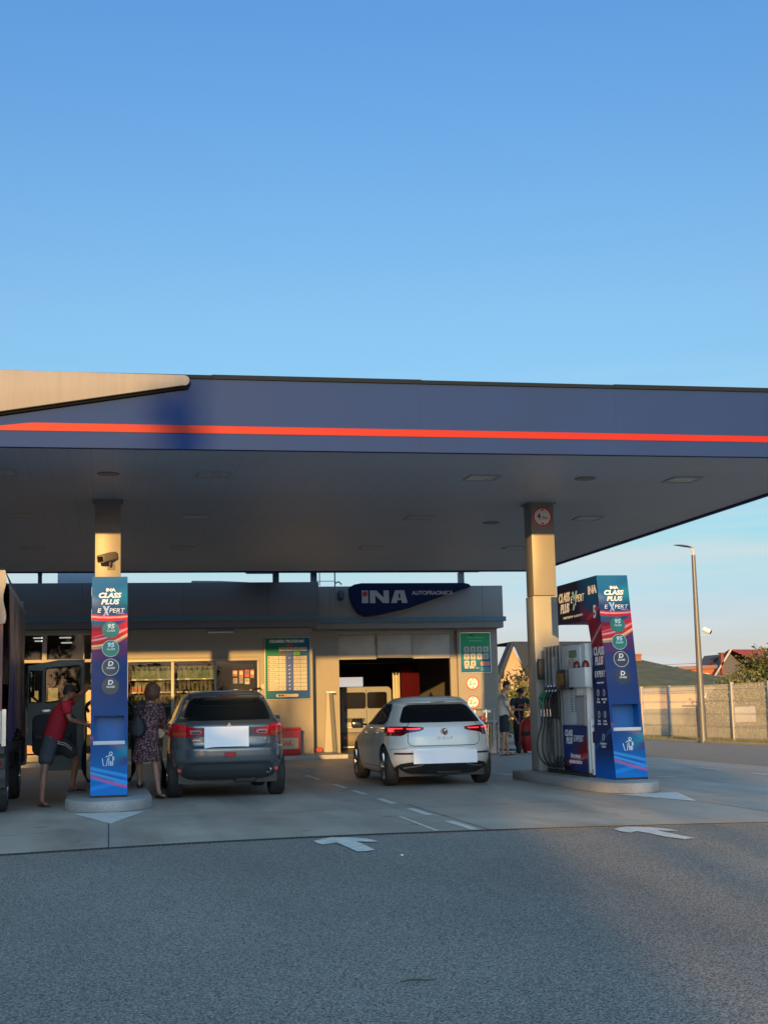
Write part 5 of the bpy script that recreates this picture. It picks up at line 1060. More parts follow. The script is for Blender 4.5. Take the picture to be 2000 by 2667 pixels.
# open door, at right angles to the cab, seen from inside
dx0, dx1, yd = 1.02, 1.94, 4.9
def DP(x, z): return (dx0+(x)*(dx1-dx0), z)
outer = [(0, .80), (.10, .78), (.19, .66), (.26, .46), (.30, .38), (1.0, .37), (1.0, 2.20), (.55, 2.19), (.0, 2.11)]
bm_ = bmesh.new(); Dm = MB()
def frame_with_holes(outer, holes, y0, y1):
    """plate with window openings, triangulated in 2-D"""
    from mathutils.geometry import tessellate_polygon
    loops = [[Vector((x, z, 0)) for x, z in outer]]+[[Vector((x, z, 0)) for x, z in h[::-1]] for h in holes]
    tris = tessellate_polygon(loops); fl = [p for l_ in loops for p in l_]; n = len(fl); mb = MB()
    vs = [(p.x, y0, p.y) for p in fl]+[(p.x, y1, p.y) for p in fl]; fs = [tuple(t_) for t_ in tris]+[tuple(i+n for i in t_) for t_ in tris]; o_ = 0
    for l_ in loops:
        k = len(l_); fs += [(o_+i, o_+(i+1) % k, n+o_+(i+1) % k, n+o_+i) for i in range(k)]; o_ += k
    return mb.add(vs, fs)
O_ = [DP(*p) for p in outer]
h1 = [DP(x, z) for x, z in [(.03, 1.50), (.24, 1.50), (.25, 2.02), (.05, 2.02), (.03, 1.98)]]
h2 = [DP(x, z) for x, z in [(.31, 1.49), (.6, 1.52), (.93, 1.60), (.94, 2.04), (.90, 2.10), (.33, 2.06), (.31, 2.0)]]
dr = frame_with_holes(O_, [h1, h2], yd, yd+.07).build('open_door', Ck, tk, bevel=.008)
MB().prism([(x, z) for x, z in h1], yd+.03, yd+.034).build('quarter_glass', glassmat('door_glass', (.55, .6, .6), .05), dr); MB().prism(h2, yd+.03, yd+.034).build('door_glass', glassmat('door_glass'), dr)
def rim_tube(h): 
    return MB().tube([(x, yd-.004, z) for x, z in h+[h[0]]], .012, 6)
q = rim_tube(h1); a = rim_tube(h2); q.add(a.v, a.f); q.build('window_seal', M_black, dr)
MB().prism(rrect(dx0+.08, dx1-.12, .62, 1.30, .12), yd-.03, yd-.001).build('door_card', mat('door_card', (.035, .045, .05), .6), dr, bevel=.02)
MB().prism(rrect(dx0+.1, dx1-.2, .86, .98, .04), yd-.07, yd-.031).build('armrest', M_black, dr, bevel=.015); MB().prism(rrect(dx0+.22, dx0+.38, 1.32, 1.38, .02), yd-.025, yd-.001).build('pull_handle', M_steel, dr, bevel=.006)
MB().prism(rrect(dx0-.12+.04, dx0+.10, 1.58, 1.95, .03), yd+.12, yd+.2).tube([(dx0+.04, yd+.1, 1.62), (dx0+.18, yd+.05, 1.5)], .02).build('wing_mirror', M_black, dr, bevel=.02)
# ================================================================== PEOPLE
def skin(name, pts, edges, rad, m, parent, sub=2, root=0, smooth=True):
    me = bpy.data.meshes.new(name); me.from_pydata([tuple(p) for p in pts], edges, []); o = bpy.data.objects.new(name, me); col.objects.link(o)
    md = o.modifiers.new('s', 'SKIN'); md.use_smooth_shade = True; md.branch_smoothing = .6
    sv = me.skin_vertices[0].data
    for i, r in enumerate(rad): sv[i].radius = (r, r) if not hasattr(r, '__len__') else r; sv[i].use_root = (i == root)
    s = o.modifiers.new('u', 'SUBSURF'); s.levels = s.render_levels = sub
    apply_mods(o); o.data.materials.clear(); o.data.materials.append(m)
    for p in o.data.polygons: p.use_smooth = True
    o.parent = parent; return o
M_skin = mat('skin', (.36, .19, .13), .5, noise=.08, nscale=10); M_skin2 = mat('skin_tan', (.26, .13, .085), .5, noise=.08, nscale=10)
def chain(P, E, Rd, start, pts, rads):
    prev = start
    for p, r in zip(pts, rads):
        P.append(Vector(p)); Rd.append(r); i = len(P)-1
        if prev is not None: E.append((prev, i))
        prev = i
    return prev
def lerp(a, b, t): return Vector(a)*(1-t)+Vector(b)*t
def hand(P, E, Rd, w, wrist, d, curl, sd):
    """palm and five unequal fingers, thumb leaving the side of the palm"""
    d = Vector(d).normalized(); sd = Vector(sd).normalized(); cu = Vector(curl).normalized()
    palm = Vector(wrist)+d*.05; pi = chain(P, E, Rd, w, [palm], [(.036, .022)])
    for k, (o_, l_) in enumerate(((-.030, .066), (-.010, .078), (.010, .073), (.029, .055))):
        b = palm+d*.035+sd*o_; chain(P, E, Rd, pi, [b, b+d*l_*.5+cu*.012, b+d*l_*.85+cu*.04], [.010, .009, .0075])
    b = Vector(wrist)+d*.03-sd*.036; chain(P, E, Rd, pi, [b, b+d*.03-sd*.022+cu*.012], [.011, .009])
def person(lb, J, skin_m, hair, clothes, face, root_loc, hs=1.0, group=None):
    """J: joints in world metres"""
    t = thing('person', lb, 'person', root_loc); ro = Vector(root_loc); J = {k: Vector(v_)-ro for k, v_ in J.items()}; f = Vector(face).normalized()
    P, E, Rd = [], [], []; up = ((J['head']-J['neck']).normalized()+Vector((0, 0, 1.2))).normalized(); side = f.cross(up).normalized()
    pel = chain(P, E, Rd, None, [J['pelvis']], [.105])
    ch = chain(P, E, Rd, pel, [lerp(J['pelvis'], J['chest'], .5), J['chest']], [.095, .115])
    nk = chain(P, E, Rd, ch, [J['neck'], J['neck']+(J['head']-J['neck'])*.45], [.052, .050])
    chain(P, E, Rd, nk, [J['head']-up*.035*hs+f*.012, J['head']+up*.045*hs], [(.078*hs, .088*hs), (.080*hs, .092*hs)])
    for s in 'LR':
        a = chain(P, E, Rd, ch, [J['sh'+s], lerp(J['sh'+s], J['el'+s], .5), J['el'+s], lerp(J['el'+s], J['ha'+s], .35), J['ha'+s]], [.046, .044, .038, .037, .024])
        dr_ = (J['ha'+s]-J['el'+s]).normalized(); hand(P, E, Rd, a, J['ha'+s], dr_, f+Vector((0, 0, -.3)), dr_.cross(f) if dr_.cross(f).length > .2 else dr_.cross(Vector((0, 0, 1))))
        b = chain(P, E, Rd, pel, [J['hip'+s], lerp(J['hip'+s], J['kn'+s], .5), J['kn'+s], lerp(J['kn'+s], J['an'+s], .35), lerp(J['kn'+s], J['an'+s], .75), J['an'+s]], [.08, .078, .057, .058, .040, .034])
        ft = J.get('ft'+s, f); ft = Vector(ft).normalized() if 'ft'+s in J else Vector((f.x, f.y, 0)).normalized()
        chain(P, E, Rd, b, [J['an'+s]+ft*.07+Vector((0, 0, -.045)), J['an'+s]+ft*.15+Vector((0, 0, -.055))], [(.036, .028), (.032, .018)])
        chain(P, E, Rd, b, [J['an'+s]-ft*.035+Vector((0, 0, -.05))], [.028])
    body = skin('body', P, E, Rd, skin_m, t)
    # face: nose, eyes, mouth and ears
    hd = J['head']; fm = MB(); fm.tube([hd+f*.082*hs+up*.02, hd+f*.105*hs-up*.02, hd+f*.088*hs-up*.032], [.008, .015, .006], 8)
    for s in (-1, 1): fm.tube([hd+side*s*.078*hs+up*.02-f*.0, hd+side*s*.092*hs-f*.01, hd+side*s*.080*hs-up*.035], [.008, .014, .008], 8)
    fm.build('nose_and_ears', skin_m, body, smooth=True)
    em = MB()
    for s in (-1, 1): em.tube([hd+f*.083*hs+side*s*.020+up*.012, hd+f*.078*hs+side*s*.044+up*.012], .0065, 6); em.tube([hd+f*.086*hs+side*s*.014+up*.032, hd+f*.078*hs+side*s*.05+up*.034], .0055, 6)
    em.build('eyes', mat('eye_dark', (.02, .015, .012), .4), body); MB().tube([hd+f*.084*hs-side*.024-up*.055, hd+f*.09*hs-up*.056, hd+f*.084*hs+side*.024-up*.055], .006, 6).build('mouth', mat('lips', (.22, .07, .06), .5), body)
    # hair: shell over the skull
    hm, hr, drop, puff = hair; rows = []
    for i in range(14):
        ph = PI*i/13*.62; row = []
        for k in range(28):
            th = 2*PI*k/28; back = .5-.5*math.cos(th)   # th=0 is forward
            p_ = ph*(.62+.62*back*drop); rr = (1+puff*(.6+.4*math.sin(th*9+i*2.1)*.5+.3*math.sin(i*3+th*4)))
            v_ = f*(math.sin(p_)*math.cos(th)*.094)+side*(math.sin(p_)*math.sin(th)*.088)+up*(math.cos(p_)*.112); row.append(hd+v_*rr*hs*hr+up*.012)
        rows.append(row+[row[0]])
    hmb = MB(); hmb.grid(rows); rg = np.random.RandomState(3); fl = [p for r_ in rows for p in r_]
    for k in range(520):            # tufts that break up the outline
        p = fl[rg.randint(len(fl))]; n_ = (p-hd).normalized(); tdir = (n_*.5+Vector(rg.normal(size=3))*.45-up*.35).normalized(); w_ = n_.cross(tdir).normalized()*.004; L_ = (.012 if puff < .08 else .028)*rg.uniform(.6, 1.4)
        b_ = p-n_*.004; hmb.add([b_-w_, b_+w_, b_+tdir*L_+n_*L_*.25], [(0, 1, 2)])
    hmb.build('hair', hm, body, smooth='all', fix=False)
    for fn in clothes: fn(t, J)
    return t
def shirt(m, r=1.16, sl=.55, low=.1, nm='shirt'):
    def fn(t, J):
        P, E, Rd = [], [], []; c0 = J['pelvis']+(J['chest']-J['pelvis'])*(-low)
        a = chain(P, E, Rd, None, [c0, J['pelvis']+(J['chest']-J['pelvis'])*.12, lerp(J['pelvis'], J['chest'], .55), J['chest']], [.152*r, .150*r, .145*r, .158*r])
        b = chain(P, E, Rd, a, [lerp(J['chest'], J['neck'], .5), lerp(J['chest'], J['neck'], .92)], [.13*r, .062*r]); b -= 1
        for s in 'LR': chain(P, E, Rd, b, [J['sh'+s]+Vector((0, 0, .005)), lerp(J['sh'+s], J['el'+s], sl*.6), lerp(J['sh'+s], J['el'+s], sl*1.12)], [.086*r, .076*r, .074*r])
        skin(nm, P, E, Rd, m, t)
    return fn
def shorts(m, ln=.7, r=1.2, nm='shorts'):
    def fn(t, J):
        P, E, Rd = [], [], []; a = chain(P, E, Rd, None, [J['pelvis']+(J['chest']-J['pelvis'])*.28, J['pelvis']], [.118*r, .130*r])
        for s in 'LR': chain(P, E, Rd, a, [J['hip'+s]+Vector((0, 0, -.02)), lerp(J['hip'+s], J['kn'+s], ln*.6), lerp(J['hip'+s], J['kn'+s], ln)], [.108*r, .100*r, .096*r])
        skin(nm, P, E, Rd, m, t)
    return fn
def shoes(m, slim=False, nm='sandal'):
    def fn(t, J):
        for s in 'LR':
            ft = Vector(J['ft'+s]) if 'ft'+s in J else Vector((1, 0, 0)); ft = ft.normalized(); n = ft.cross(Vector((0, 0, 1))); b = J['an'+s]+Vector((0, 0, -.088))
            pts = [(-.06, -.03), (.10, -.045), (.19, -.035), (.21, 0), (.19, .035), (.10, .045), (-.06, .03), (-.075, 0)]
            mb = MB(); pl_ = [b+ft*x+n*y for x, y in pts]; k = len(pl_); h = .018 if not slim else .03
            mb.add(pl_+[p+Vector((0, 0, h)) for p in pl_], [list(range(k))[::-1], list(range(k, 2*k))]+[(i, (i+1) % k, k+(i+1) % k, k+i) for i in range(k)])
            q = b+Vector((0, 0, .03)); mb.tube([q+ft*.08+n*.048, q+ft*.09+Vector((0, 0, .035)), q+ft*.08-n*.048], .012, 6); mb.build(nm, m, t)
    return fn
hair_dk = mat('hair_dark', (.025, .018, .014), .7, noise=.3, nscale=30, bump=.5, bscale=60); hair_rd = mat('hair_auburn', (.15, .06, .035), .7, noise=.3, nscale=25, bump=.8, bscale=50)
M_sand = mat('sandal_dark', (.02, .018, .018), .6)
def world_ft(d, **k): d.update(k); return d
# --- man in red reaching round the tower
J = dict(pelvis=(-.80, 21.1, .99), chest=(-.69, 21.06, 1.33), neck=(-.635, 21.05, 1.49), head=(-.575, 21.05, 1.605), shL=(-.64, 21.22, 1.43), elL=(-.45, 21.2, 1.56), haL=(-.30, 21.0, 1.67),
         shR=(-.62, 20.88, 1.42), elR=(-.56, 20.86, 1.22), haR=(-.36, 20.95, 1.15), hipL=(-.74, 21.22, .93), knL=(-.47, 21.5, .66), anL=(-.54, 21.72, .235), hipR=(-.86, 21.0, .93), knR=(-.91, 20.85, .50), anR=(-.94, 20.75, .09))
def mk(J, root, fts):
    J = dict(J); 
    for k, v_ in fts.items(): J['ft'+k] = Vector(v_)+Vector(root)
    return J
def shorts_stripe(t, J):
    q = MB(); 
    for o_ in (0, .03): 
        a, b = J['hipR']+Vector((.13, -.10, -.02)), lerp(J['hipL'], J['knL'], .72)+Vector((.02, -.12, .05)); q.tube([a+Vector((0, -.0, -o_)), lerp(a, b, .5)+Vector((0, -.015, .03-o_)), b+Vector((0, 0, -o_))], .007, 5)
    q.build('side_stripe', M_white, t)
person('man in red shirt and grey shorts stepping onto the left island beside the lorry door', mk(J, (-.9, 21, 0), dict(L=(.9, .35, 0), R=(.5, -.8, 0))), M_skin2, (hair_dk, .98, .75, .04),
       [shirt(mat('cloth_red', (.34, .008, .022), .8, bump=.3, bscale=14), 1.12, .6, .42), shorts(mat('cloth_grey', (.05, .058, .068), .85, bump=.3, bscale=12), .88, 1.22), shorts_stripe, shoes(M_sand)], (.93, .1, -.25), (-.9, 21, 0))
# --- woman in a printed dress, seen from behind
J = dict(pelvis=(.57, 21.75, .98), chest=(.59, 21.76, 1.27), neck=(.62, 21.78, 1.46), head=(.645, 21.79, 1.585), shL=(.45, 21.8, 1.38), elL=(.42, 21.92, 1.12), haL=(.52, 22.1, 1.02), shR=(.76, 21.76, 1.36), elR=(.82, 21.95, 1.12), haR=(.80, 22.15, 1.05),
         hipL=(.49, 21.8, .92), knL=(.45, 21.9, .56), anL=(.46, 21.95, .24), hipR=(.66, 21.75, .9), knR=(.69, 21.72, .5), anR=(.74, 21.66, .10))
def printed():
    m = mat('dress_print', (.08, .05, .07), .8); n, l = m.node_tree.nodes, m.node_tree.links; b = n['Principled BSDF']; t_ = n.new('ShaderNodeTexCoord'); v_ = n.new('ShaderNodeTexNoise'); v_.inputs['Scale'].default_value = 34; v_.inputs['Detail'].default_value = 1; l.new(t_.outputs['Object'], v_.inputs['Vector'])
    r_ = n.new('ShaderNodeValToRGB'); r_.color_ramp.interpolation = 'CONSTANT'; e = r_.color_ramp.elements; e[0].color = (.04, .016, .024, 1); e[1].position = .5; e[1].color = (.16, .07, .08, 1); x = e.new(.60); x.color = (.27, .18, .17, 1); l.new(v_.outputs[0], r_.inputs[0]); l.new(r_.outputs[0], b.inputs['Base Color']); return m
def dress(t, J):
    rows = []
    for i in range(22):
        a = i/21; z = 1.44-.88*a-.0; cx = .60-.05*a; r = float(np.interp(a, [0, .08, .2, .42, .6, 1], [.09, .17, .175, .15, .18, .215])); ry = r*.72; row = []
        for k in range(40):
            th = 2*PI*k/40; f_ = 1+.05*max(0, a-.35)*math.sin(th*7+1)*2; row.append(Vector((cx+r*f_*math.cos(th), 21.77+ry*f_*math.sin(th), z+.015*math.sin(th*3)*a))-Vector((.6, 21.7, 0)))
        rows.append(row+[row[0]])
    MB().grid(rows).build('dress', printed(), t, smooth='all')
def sleeves(t, J):
    for s in 'LR':
        P, E, Rd = [], [], []; chain(P, E, Rd, None, [lerp(J['chest'], J['sh'+s], .6)+Vector((0, 0, .06)), J['sh'+s], lerp(J['sh'+s], J['el'+s], .5), lerp(J['sh'+s], J['el'+s], .95)], [.07, .078, .07, .062]); skin('sleeve', P, E, Rd, printed(), t)
person('woman in a purple printed dress with reddish hair standing by the grey car', mk(J, (.6, 21.7, 0), dict(L=(.1, 1, 0), R=(.5, -.8, 0))), M_skin, (hair_rd, 1.26, 1.45, .13), [dress, sleeves, shoes(M_sand, True, 'shoe')], (.35, .9, -.2), (.6, 21.7, 0))
hb = thing('shoulder_bag', 'black slouchy shoulder bag hanging on the back of the woman in the printed dress', 'bag', (.42, 21.56, .95))
rows = []
for i in range(16):
    a = i/15; r = .135*math.sin(min(1, a*1.08+.12)*PI)**.5*(1.05-.35*a); rows.append([(r*math.cos(2*PI*k/20)*(1+.06*math.sin(k*2+i)), .07*math.sin(2*PI*k/20)*(1+.1*math.sin(k*3)), .36*a) for k in range(21)])
MB().grid(rows).build('pouch', mat('bag_black', (.012, .012, .016), .55, bump=.6, bscale=10), hb, smooth='all'); MB().tube([(-.06, 0, .32), (-.02, -.02, .42), (.06, .02, .53), (.09, .12, .53)], .012).tube([(.08, 0, .32), (.09, -.02, .42), (.09, .02, .52), (.10, .12, .52)], .012).build('strap', M_black, hb)
# --- man in white T-shirt, in profile
bx, by = 9.92, 34.6
J = dict(pelvis=(bx-.04, by, 1.0), chest=(bx-.07, by, 1.38), neck=(bx-.03, by, 1.60), head=(bx+.05, by, 1.755), shL=(bx-.05, by+.19, 1.52), elL=(bx+.02, by+.22, 1.22), haL=(bx+.14, by+.15, .98), shR=(bx-.07, by-.17, 1.50), elR=(bx+.02, by-.22, 1.17), haR=(bx+.20, by-.2, .92),
         hipL=(bx-.0, by+.1, .92), knL=(bx+.05, by+.12, .50), anL=(bx+.06, by+.10, .09), hipR=(bx-.07, by-.09, .92), knR=(bx-.10, by-.12, .50), anR=(bx-.14, by-.12, .09))
person('man in white T-shirt, dark shorts and slippers standing in profile by the car wash', mk(J, (bx, by, 0), dict(L=(1, -.35, 0), R=(1, -.2, 0))), M_skin, (hair_dk, .97, .7, .03),
       [shirt(mat('cloth_white', (.62, .61, .59), .85, bump=.3, bscale=12), 1.0, .72, .06), shorts(mat('cloth_navy', (.014, .02, .035), .85, bump=.2, bscale=12), .85, 1.18), shoes(M_sand)], (.95, -.28, -.12), (bx, by, 0), 1.08)
o = MB().prism([(-.012, -.07), (.012, -.07), (.02, .05), (-.02, .05)], -.01, .01).build('wallet', M_black); o.location = (bx+.25, by-.22, .84); tag(o, 'small dark wallet in the hand of the man in the white T-shirt', 'wallet')
# --- man with dark cap leaning over the red cylinder
bx, by = 10.70, 36.1
J = dict(pelvis=(bx+.08, by+.2, .98), chest=(bx+.06, by, 1.30), neck=(bx+.03, by-.12, 1.48), head=(bx+.02, by-.20, 1.60), shL=(bx+.24, by-.08, 1.40), elL=(bx+.30, by-.2, 1.15), haL=(bx+.14, by-.34, 1.14), shR=(bx-.16, by-.08, 1.40), elR=(bx-.22, by-.2, 1.14), haR=(bx+.05, by-.36, 1.13),
         hipL=(bx+.18, by+.2, .92), knL=(bx+.2, by+.1, .5), anL=(bx+.2, by+.2, .09), hipR=(bx, by+.2, .92), knR=(bx-.0, by+.12, .5), anR=(bx, by+.2, .09))
def cap(t, J):
    hd = J['head']; up = (J['head']-J['neck']).normalized(); f = Vector((.05, -1, -.25)).normalized(); sd_ = f.cross(up)
    rows = [[hd+up*.02+(f*math.cos(th)*.108+sd_*math.sin(th)*.1)*math.sin(ph)+up*.118*math.cos(ph) for th in np.linspace(0, 2*PI, 25)] for ph in np.linspace(0.02, PI*.5, 8)]
    mb = MB(); mb.grid(rows); mb.grid([[hd+up*.025+f*(.095+d)*1+sd_*s*(.085-d*.4)-up*d*.3 for s in np.linspace(-1, 1, 9)] for d in (0, .04, .075)]); mb.build('cap', mat('cap_black', (.01, .011, .016), .8), t, smooth='all')
person('man in dark cap, T-shirt and trousers leaning on the red cylinder trolley', mk(J, (bx, by, 0), dict(L=(0, -1, 0), R=(0, -1, 0))), M_skin, (hair_dk, .95, .6, .02),
       [shirt(mat('cloth_black', (.012, .014, .022), .85, bump=.2, bscale=12), 1.0, .62, .1), shorts(mat('cloth_black', (.012, .014, .022)), 1.9, 1.05, 'trousers'), cap, shoes(M_sand, True, 'shoe')], (.05, -1, -.35), (bx, by, 0))
t = thing('gas_cylinder_trolley', 'large red wheeled cylinder on a trolley beside the right column, under the capped man', 'extinguisher', (10.93, 35.6, 0))
MB().lathe([(.0, .05), (.25, .06), (.29, .12), (.30, .3), (.30, .72), (.27, .84), (.17, .93), (.06, .96), (.06, 1.02), (.001, 1.03)], n=28).build('cylinder', mat('cylinder_red', (.25, .008, .010), .3, noise=.08), t, smooth=True)
MB().lathe([(.303, .46), (.308, .47), (.308, .56), (.303, .57)], n=28).build('strap', M_black, t, smooth=True); MB().prism([(-.12, .34), (.09, .34), (.09, .43), (-.12, .43)], -.306, -.296).build('label', mat('plate_cream'), t)
q = MB(); q.tube([(-.36, -.02, .2), (-.33, .0, .9), (-.35, .05, 1.25), (.3, .05, 1.27)], .02); q.tube([(-.3, 0, .3), (.3, .0, .3)], .02); q.build('handle', mat('handle_red', (.20, .02, .04), .5), t, smooth=True)
for x in (-.38, .38):
    q = MB(); q.lathe([(.04, -.03), (.13, -.035), (.15, -.02), (.15, .02), (.13, .035), (.04, .03)], c=(x, .0, .15), axis='x', n=22); q.build('wheel', M_rubber, t, smooth=True)

# ================================================================== FENCE, LAMP, HOUSES, PLANTS
XFN = 18.9
M_galv = mat('galvanised', (.40, .40, .38), .6, metal=.0, noise=.08)
for i, y in enumerate((50.5, 48.0, 45.5, 43.0, 40.5, 38.0, 35.5)):
    nm = ['seventh', 'sixth', 'fifth', 'fourth', 'third', 'second', 'nearest'][i]
    t = thing('fence_panel', f'welded wire fence panel with its post, {nm} from the near end of the fence', 'fence', (XFN, y, 0), group='wire fence panels on the right')
    MB().box(-.05, .05, -.04, .04, -.05, 1.80).build('post', mat('post_pale', (.30, .29, .26), .6, noise=.08), t, bevel=.006)
    mb = MB(); r = .0033
    for k in range(48): yy = -.05-k*.05; mb.box(-r, r, yy-r, yy+r, .06, 1.76)
    for z in (.08, .10, .42, .46, .82, .86, 1.22, 1.26, 1.60, 1.74): mb.box(-r*3, -r, -2.45, -.05, z-r*1.5, z+r*1.5)
    mb.build('wire_mesh', M_galv, t, fix=False)
t = thing('street_lamp', 'tall tapering grey street lamp with a flat head beside the fence', 'street lamp', (17.66, 40.0, 0))
MB().tube([(0, 0, 0), (-.01, 0, 3), (-.01, 0, 5.72)], [.115, .085, .06], 16).build('pole', mat('lamp_galv', (.11, .118, .125), .5, metal=.3, noise=.1, nscale=6), t, smooth=True)
MB().tube([(-.01, 0, 5.7), (-.01, 0, 5.85), (-.08, 0, 5.95)], .035).build('bracket', M_galv, t)
rows = [[(-.02-.62*a, w*.13*math.sin(PI*min(1, a*.9+.08))**.6, 5.93+.10*a**.6+h*.035*math.sin(PI*min(1, a*.85+.1))) for a in np.linspace(0, 1, 12)] for w, h in ((-1, 0), (-.6, 1), (0, 1.4), (.6, 1), (1, 0), (0, -.7), (-1, 0))]
MB().grid(rows).build('lamp_head', mat('lamp_head', (.12, .13, .14), .4), t, smooth='all')
t = thing('security_camera', 'small white camera fixed to the street lamp pole', 'camera', (17.92, 40.0, 3.36))
MB().cyl((-.07, 0, .08), (.1, -.12, -.02), .075, n=14).build('housing', M_pumpw, t, smooth=True); MB().cyl((.101, -.121, -.021), (.12, -.134, -.032), .06, n=14).build('lens', M_black, t); MB().tube([(-.2, 0, -.12), (.0, 0, -.12), (.02, -.02, -.04)], .015).build('bracket', M_galv, t)

kk = 100/60
def hx(x): return x*kk
def hz(z): return 1.31+(z-1.31)*kk
def house(name, lb, loc, parts):
    t = thing(name, lb, 'house', loc)
    for nm, mb, m in parts:
        mb.v = [(x-loc[0], y-loc[1], z-loc[2]) for x, y, z in mb.v]; mb.build(nm, m, t)
    return t
Y = 100
M_rdark_roof = mat('roof_slate', (.022, .032, .052), .8, spec=.2, noise=.08, nscale=2); M_orange = mat('house_peach', (.36, .27, .18), .8, noise=.05)
# gable house behind the hedge
ax, az_, ex, ez = hx(17.53), hz(4.03), hx(16.85), hz(2.55)
mb = MB(); q = MB(); w = MB()
sl_ = (az_-ez)/(ax-ex)
q.prism([(ax, az_), (ex-.2, ez-.4), (ex+.15, ez-.45), (ax+.1, az_-.35)], Y-.6, Y+.6)
q.add([(ax, Y-.6, az_), (hx(21.6), Y-.6, hz(3.98)), (hx(21.9), Y-3.5, hz(2.2)), (ax+1.25, Y-.6, hz(2.2))], [(0, 1, 2, 3)])
q.add([(ax, Y-.6, az_), (hx(21.6), Y-.6, hz(3.98)), (hx(21.6), Y+8, hz(3.98)), (ax, Y+8, az_)], [(0, 1, 2, 3)])
w.box(hx(17.12), hx(21.5), Y+.3, Y+8.5, 0, hz(2.6)); w.prism([(hx(17.12), hz(2.6)), (hx(17.2), hz(2.2)), (31.0, hz(2.2)), (ax+.06, az_-.25)], Y+.2, Y+1); 
house('gable_house', 'peach house with a steep dark gable roof behind the car wash corner', (hx(19), Y+3, 0), [('roof', q, M_rdark_roof), ('wall', w, M_orange), ('gutter_pipe', MB().tube([(hx(17.95), Y+.1, hz(2.9)), (hx(18.1), Y+.1, hz(2.3))], .09), M_galv)])
mb = MB(); mb.prism([(hx(16.5), hz(2.35)), (hx(18.4), hz(2.62)), (hx(18.4), hz(1.6)), (hx(16.5), hz(1.6))], Y-8, Y-7.6)
rt = mb.build('low_tiled_roof', mat('tiles_brown', (.17, .085, .06), .75, noise=.3, nscale=5, stretch=(1, 1, 3))); tag(rt, 'low brown tiled shed roof in front of the gable house', 'shed roof')
# long green hipped roof
q = MB(); zr, ze = hz(3.27), hz(1.93); xa, xb, xc = hx(21.9), hx(24.75), hx(27.9)
q.add([(xa, Y+5, zr), (xb, Y+5, zr-.02), (xc, Y-4, ze), (xa-3, Y-4, ze)], [(0, 1, 2, 3)]); q.add([(xb, Y+5, zr-.02), (xc, Y-4, ze), (xc, Y+13, ze)], [(0, 1, 2)]); q.add([(xa-3, Y-4, ze), (xc, Y-4, ze), (xc, Y-4, ze-.12), (xa-3, Y-4, ze-.12)], [(0, 1, 2, 3)])
w = MB(); w.box(xa-2, hx(26.1), Y-3.4, Y+12, 0, ze); 
house('green_roof_house', 'low cream house with a broad dark green hipped roof behind the fence', (hx(24), Y, 0), [('roof', q, mat('roof_moss', (.062, .075, .045), .9, noise=.22, nscale=1.2)), ('wall', w, M_orange),
      ('chimney', MB().box(hx(24.36), hx(24.64), Y+4, Y+4.6, zr-.2, hz(3.5)).box(hx(24.32), hx(24.68), Y+3.9, Y+4.7, hz(3.42), hz(3.46)), mat('brick_pale', (.18, .08, .055), .8)), ('air_conditioner', MB().box(hx(25.45), hx(25.85), Y-3.9, Y-3.41, hz(1.32), hz(1.55)), mat('ac_white', (.6, .52, .42), .5)),
      ('eave', MB().box(xa-3, hx(26.15), Y-3.8, Y-3.35, hz(1.59), hz(1.925)), mat('eave_grey', (.15, .15, .14), .7))])
# house with red tiles
q = MB(); Y2 = 110; k2 = Y2/60
def X2(x): return x*k2
def Z2_(z): return 1.31+(z-1.31)*k2
rt = X2(27.99), Z2_(3.55); M_tile = mat('roof_red_tile', (.27, .045, .025), .75, noise=.2, nscale=3, stretch=(1, 1, 2))
q.add([(rt[0], Y2, rt[1]), (X2(34), Y2+2, Z2_(3.5)), (X2(34.4), Y2-6, Z2_(2.3)), (X2(28.95), Y2-6, Z2_(2.45))], [(0, 1, 2, 3)]); q.add([(rt[0], Y2, rt[1]), (X2(34), Y2+2, Z2_(3.5)), (X2(33), Y2+10, Z2_(2)), (X2(26.9), Y2+6, Z2_(2.1))], [(0, 1, 2, 3)])
w = MB(); w.prism([(X2(27.1), 0), (X2(29.0), 0), (X2(28.8), Z2_(2.6)), (rt[0]-.05, rt[1]-.35), (X2(27.2), Z2_(2.3))], Y2-.2, Y2+5)
house('red_roof_house', 'dark house with an orange-red tiled roof and brick chimney behind the bushes', (X2(30), Y2, 0), [('roof', q, M_tile), ('wall', w, mat('house_dark', (.06, .065, .085), .7)), ('barge_board', MB().prism([(rt[0]-.1, rt[1]+.02), (rt[0]+.02, rt[1]-.02), (X2(28.93), Z2_(2.43)), (X2(28.88), Z2_(2.4))], Y2-6.2, Y2-6).prism([(rt[0]-.1, rt[1]+.02), (X2(26.9), Z2_(2.1)), (X2(26.94), Z2_(2.08)), (rt[0]+.02, rt[1]-.05)], Y2-.5, Y2-.3), mat('barge_pale', (.35, .32, .30), .6)),
      ('chimney', MB().box(X2(27.44), X2(27.57), Y2-.5, Y2-.2, Z2_(2.4), Z2_(3.38)).box(X2(27.40), X2(27.61), Y2-.6, Y2-.1, Z2_(3.34), Z2_(3.40)), mat('brick_red', (.14, .045, .03), .8, noise=.2, nscale=6))])
w = MB(); w.box(X2(26.3), X2(27.7), Y2+1, Y2+4, 0, Z2_(2.68))
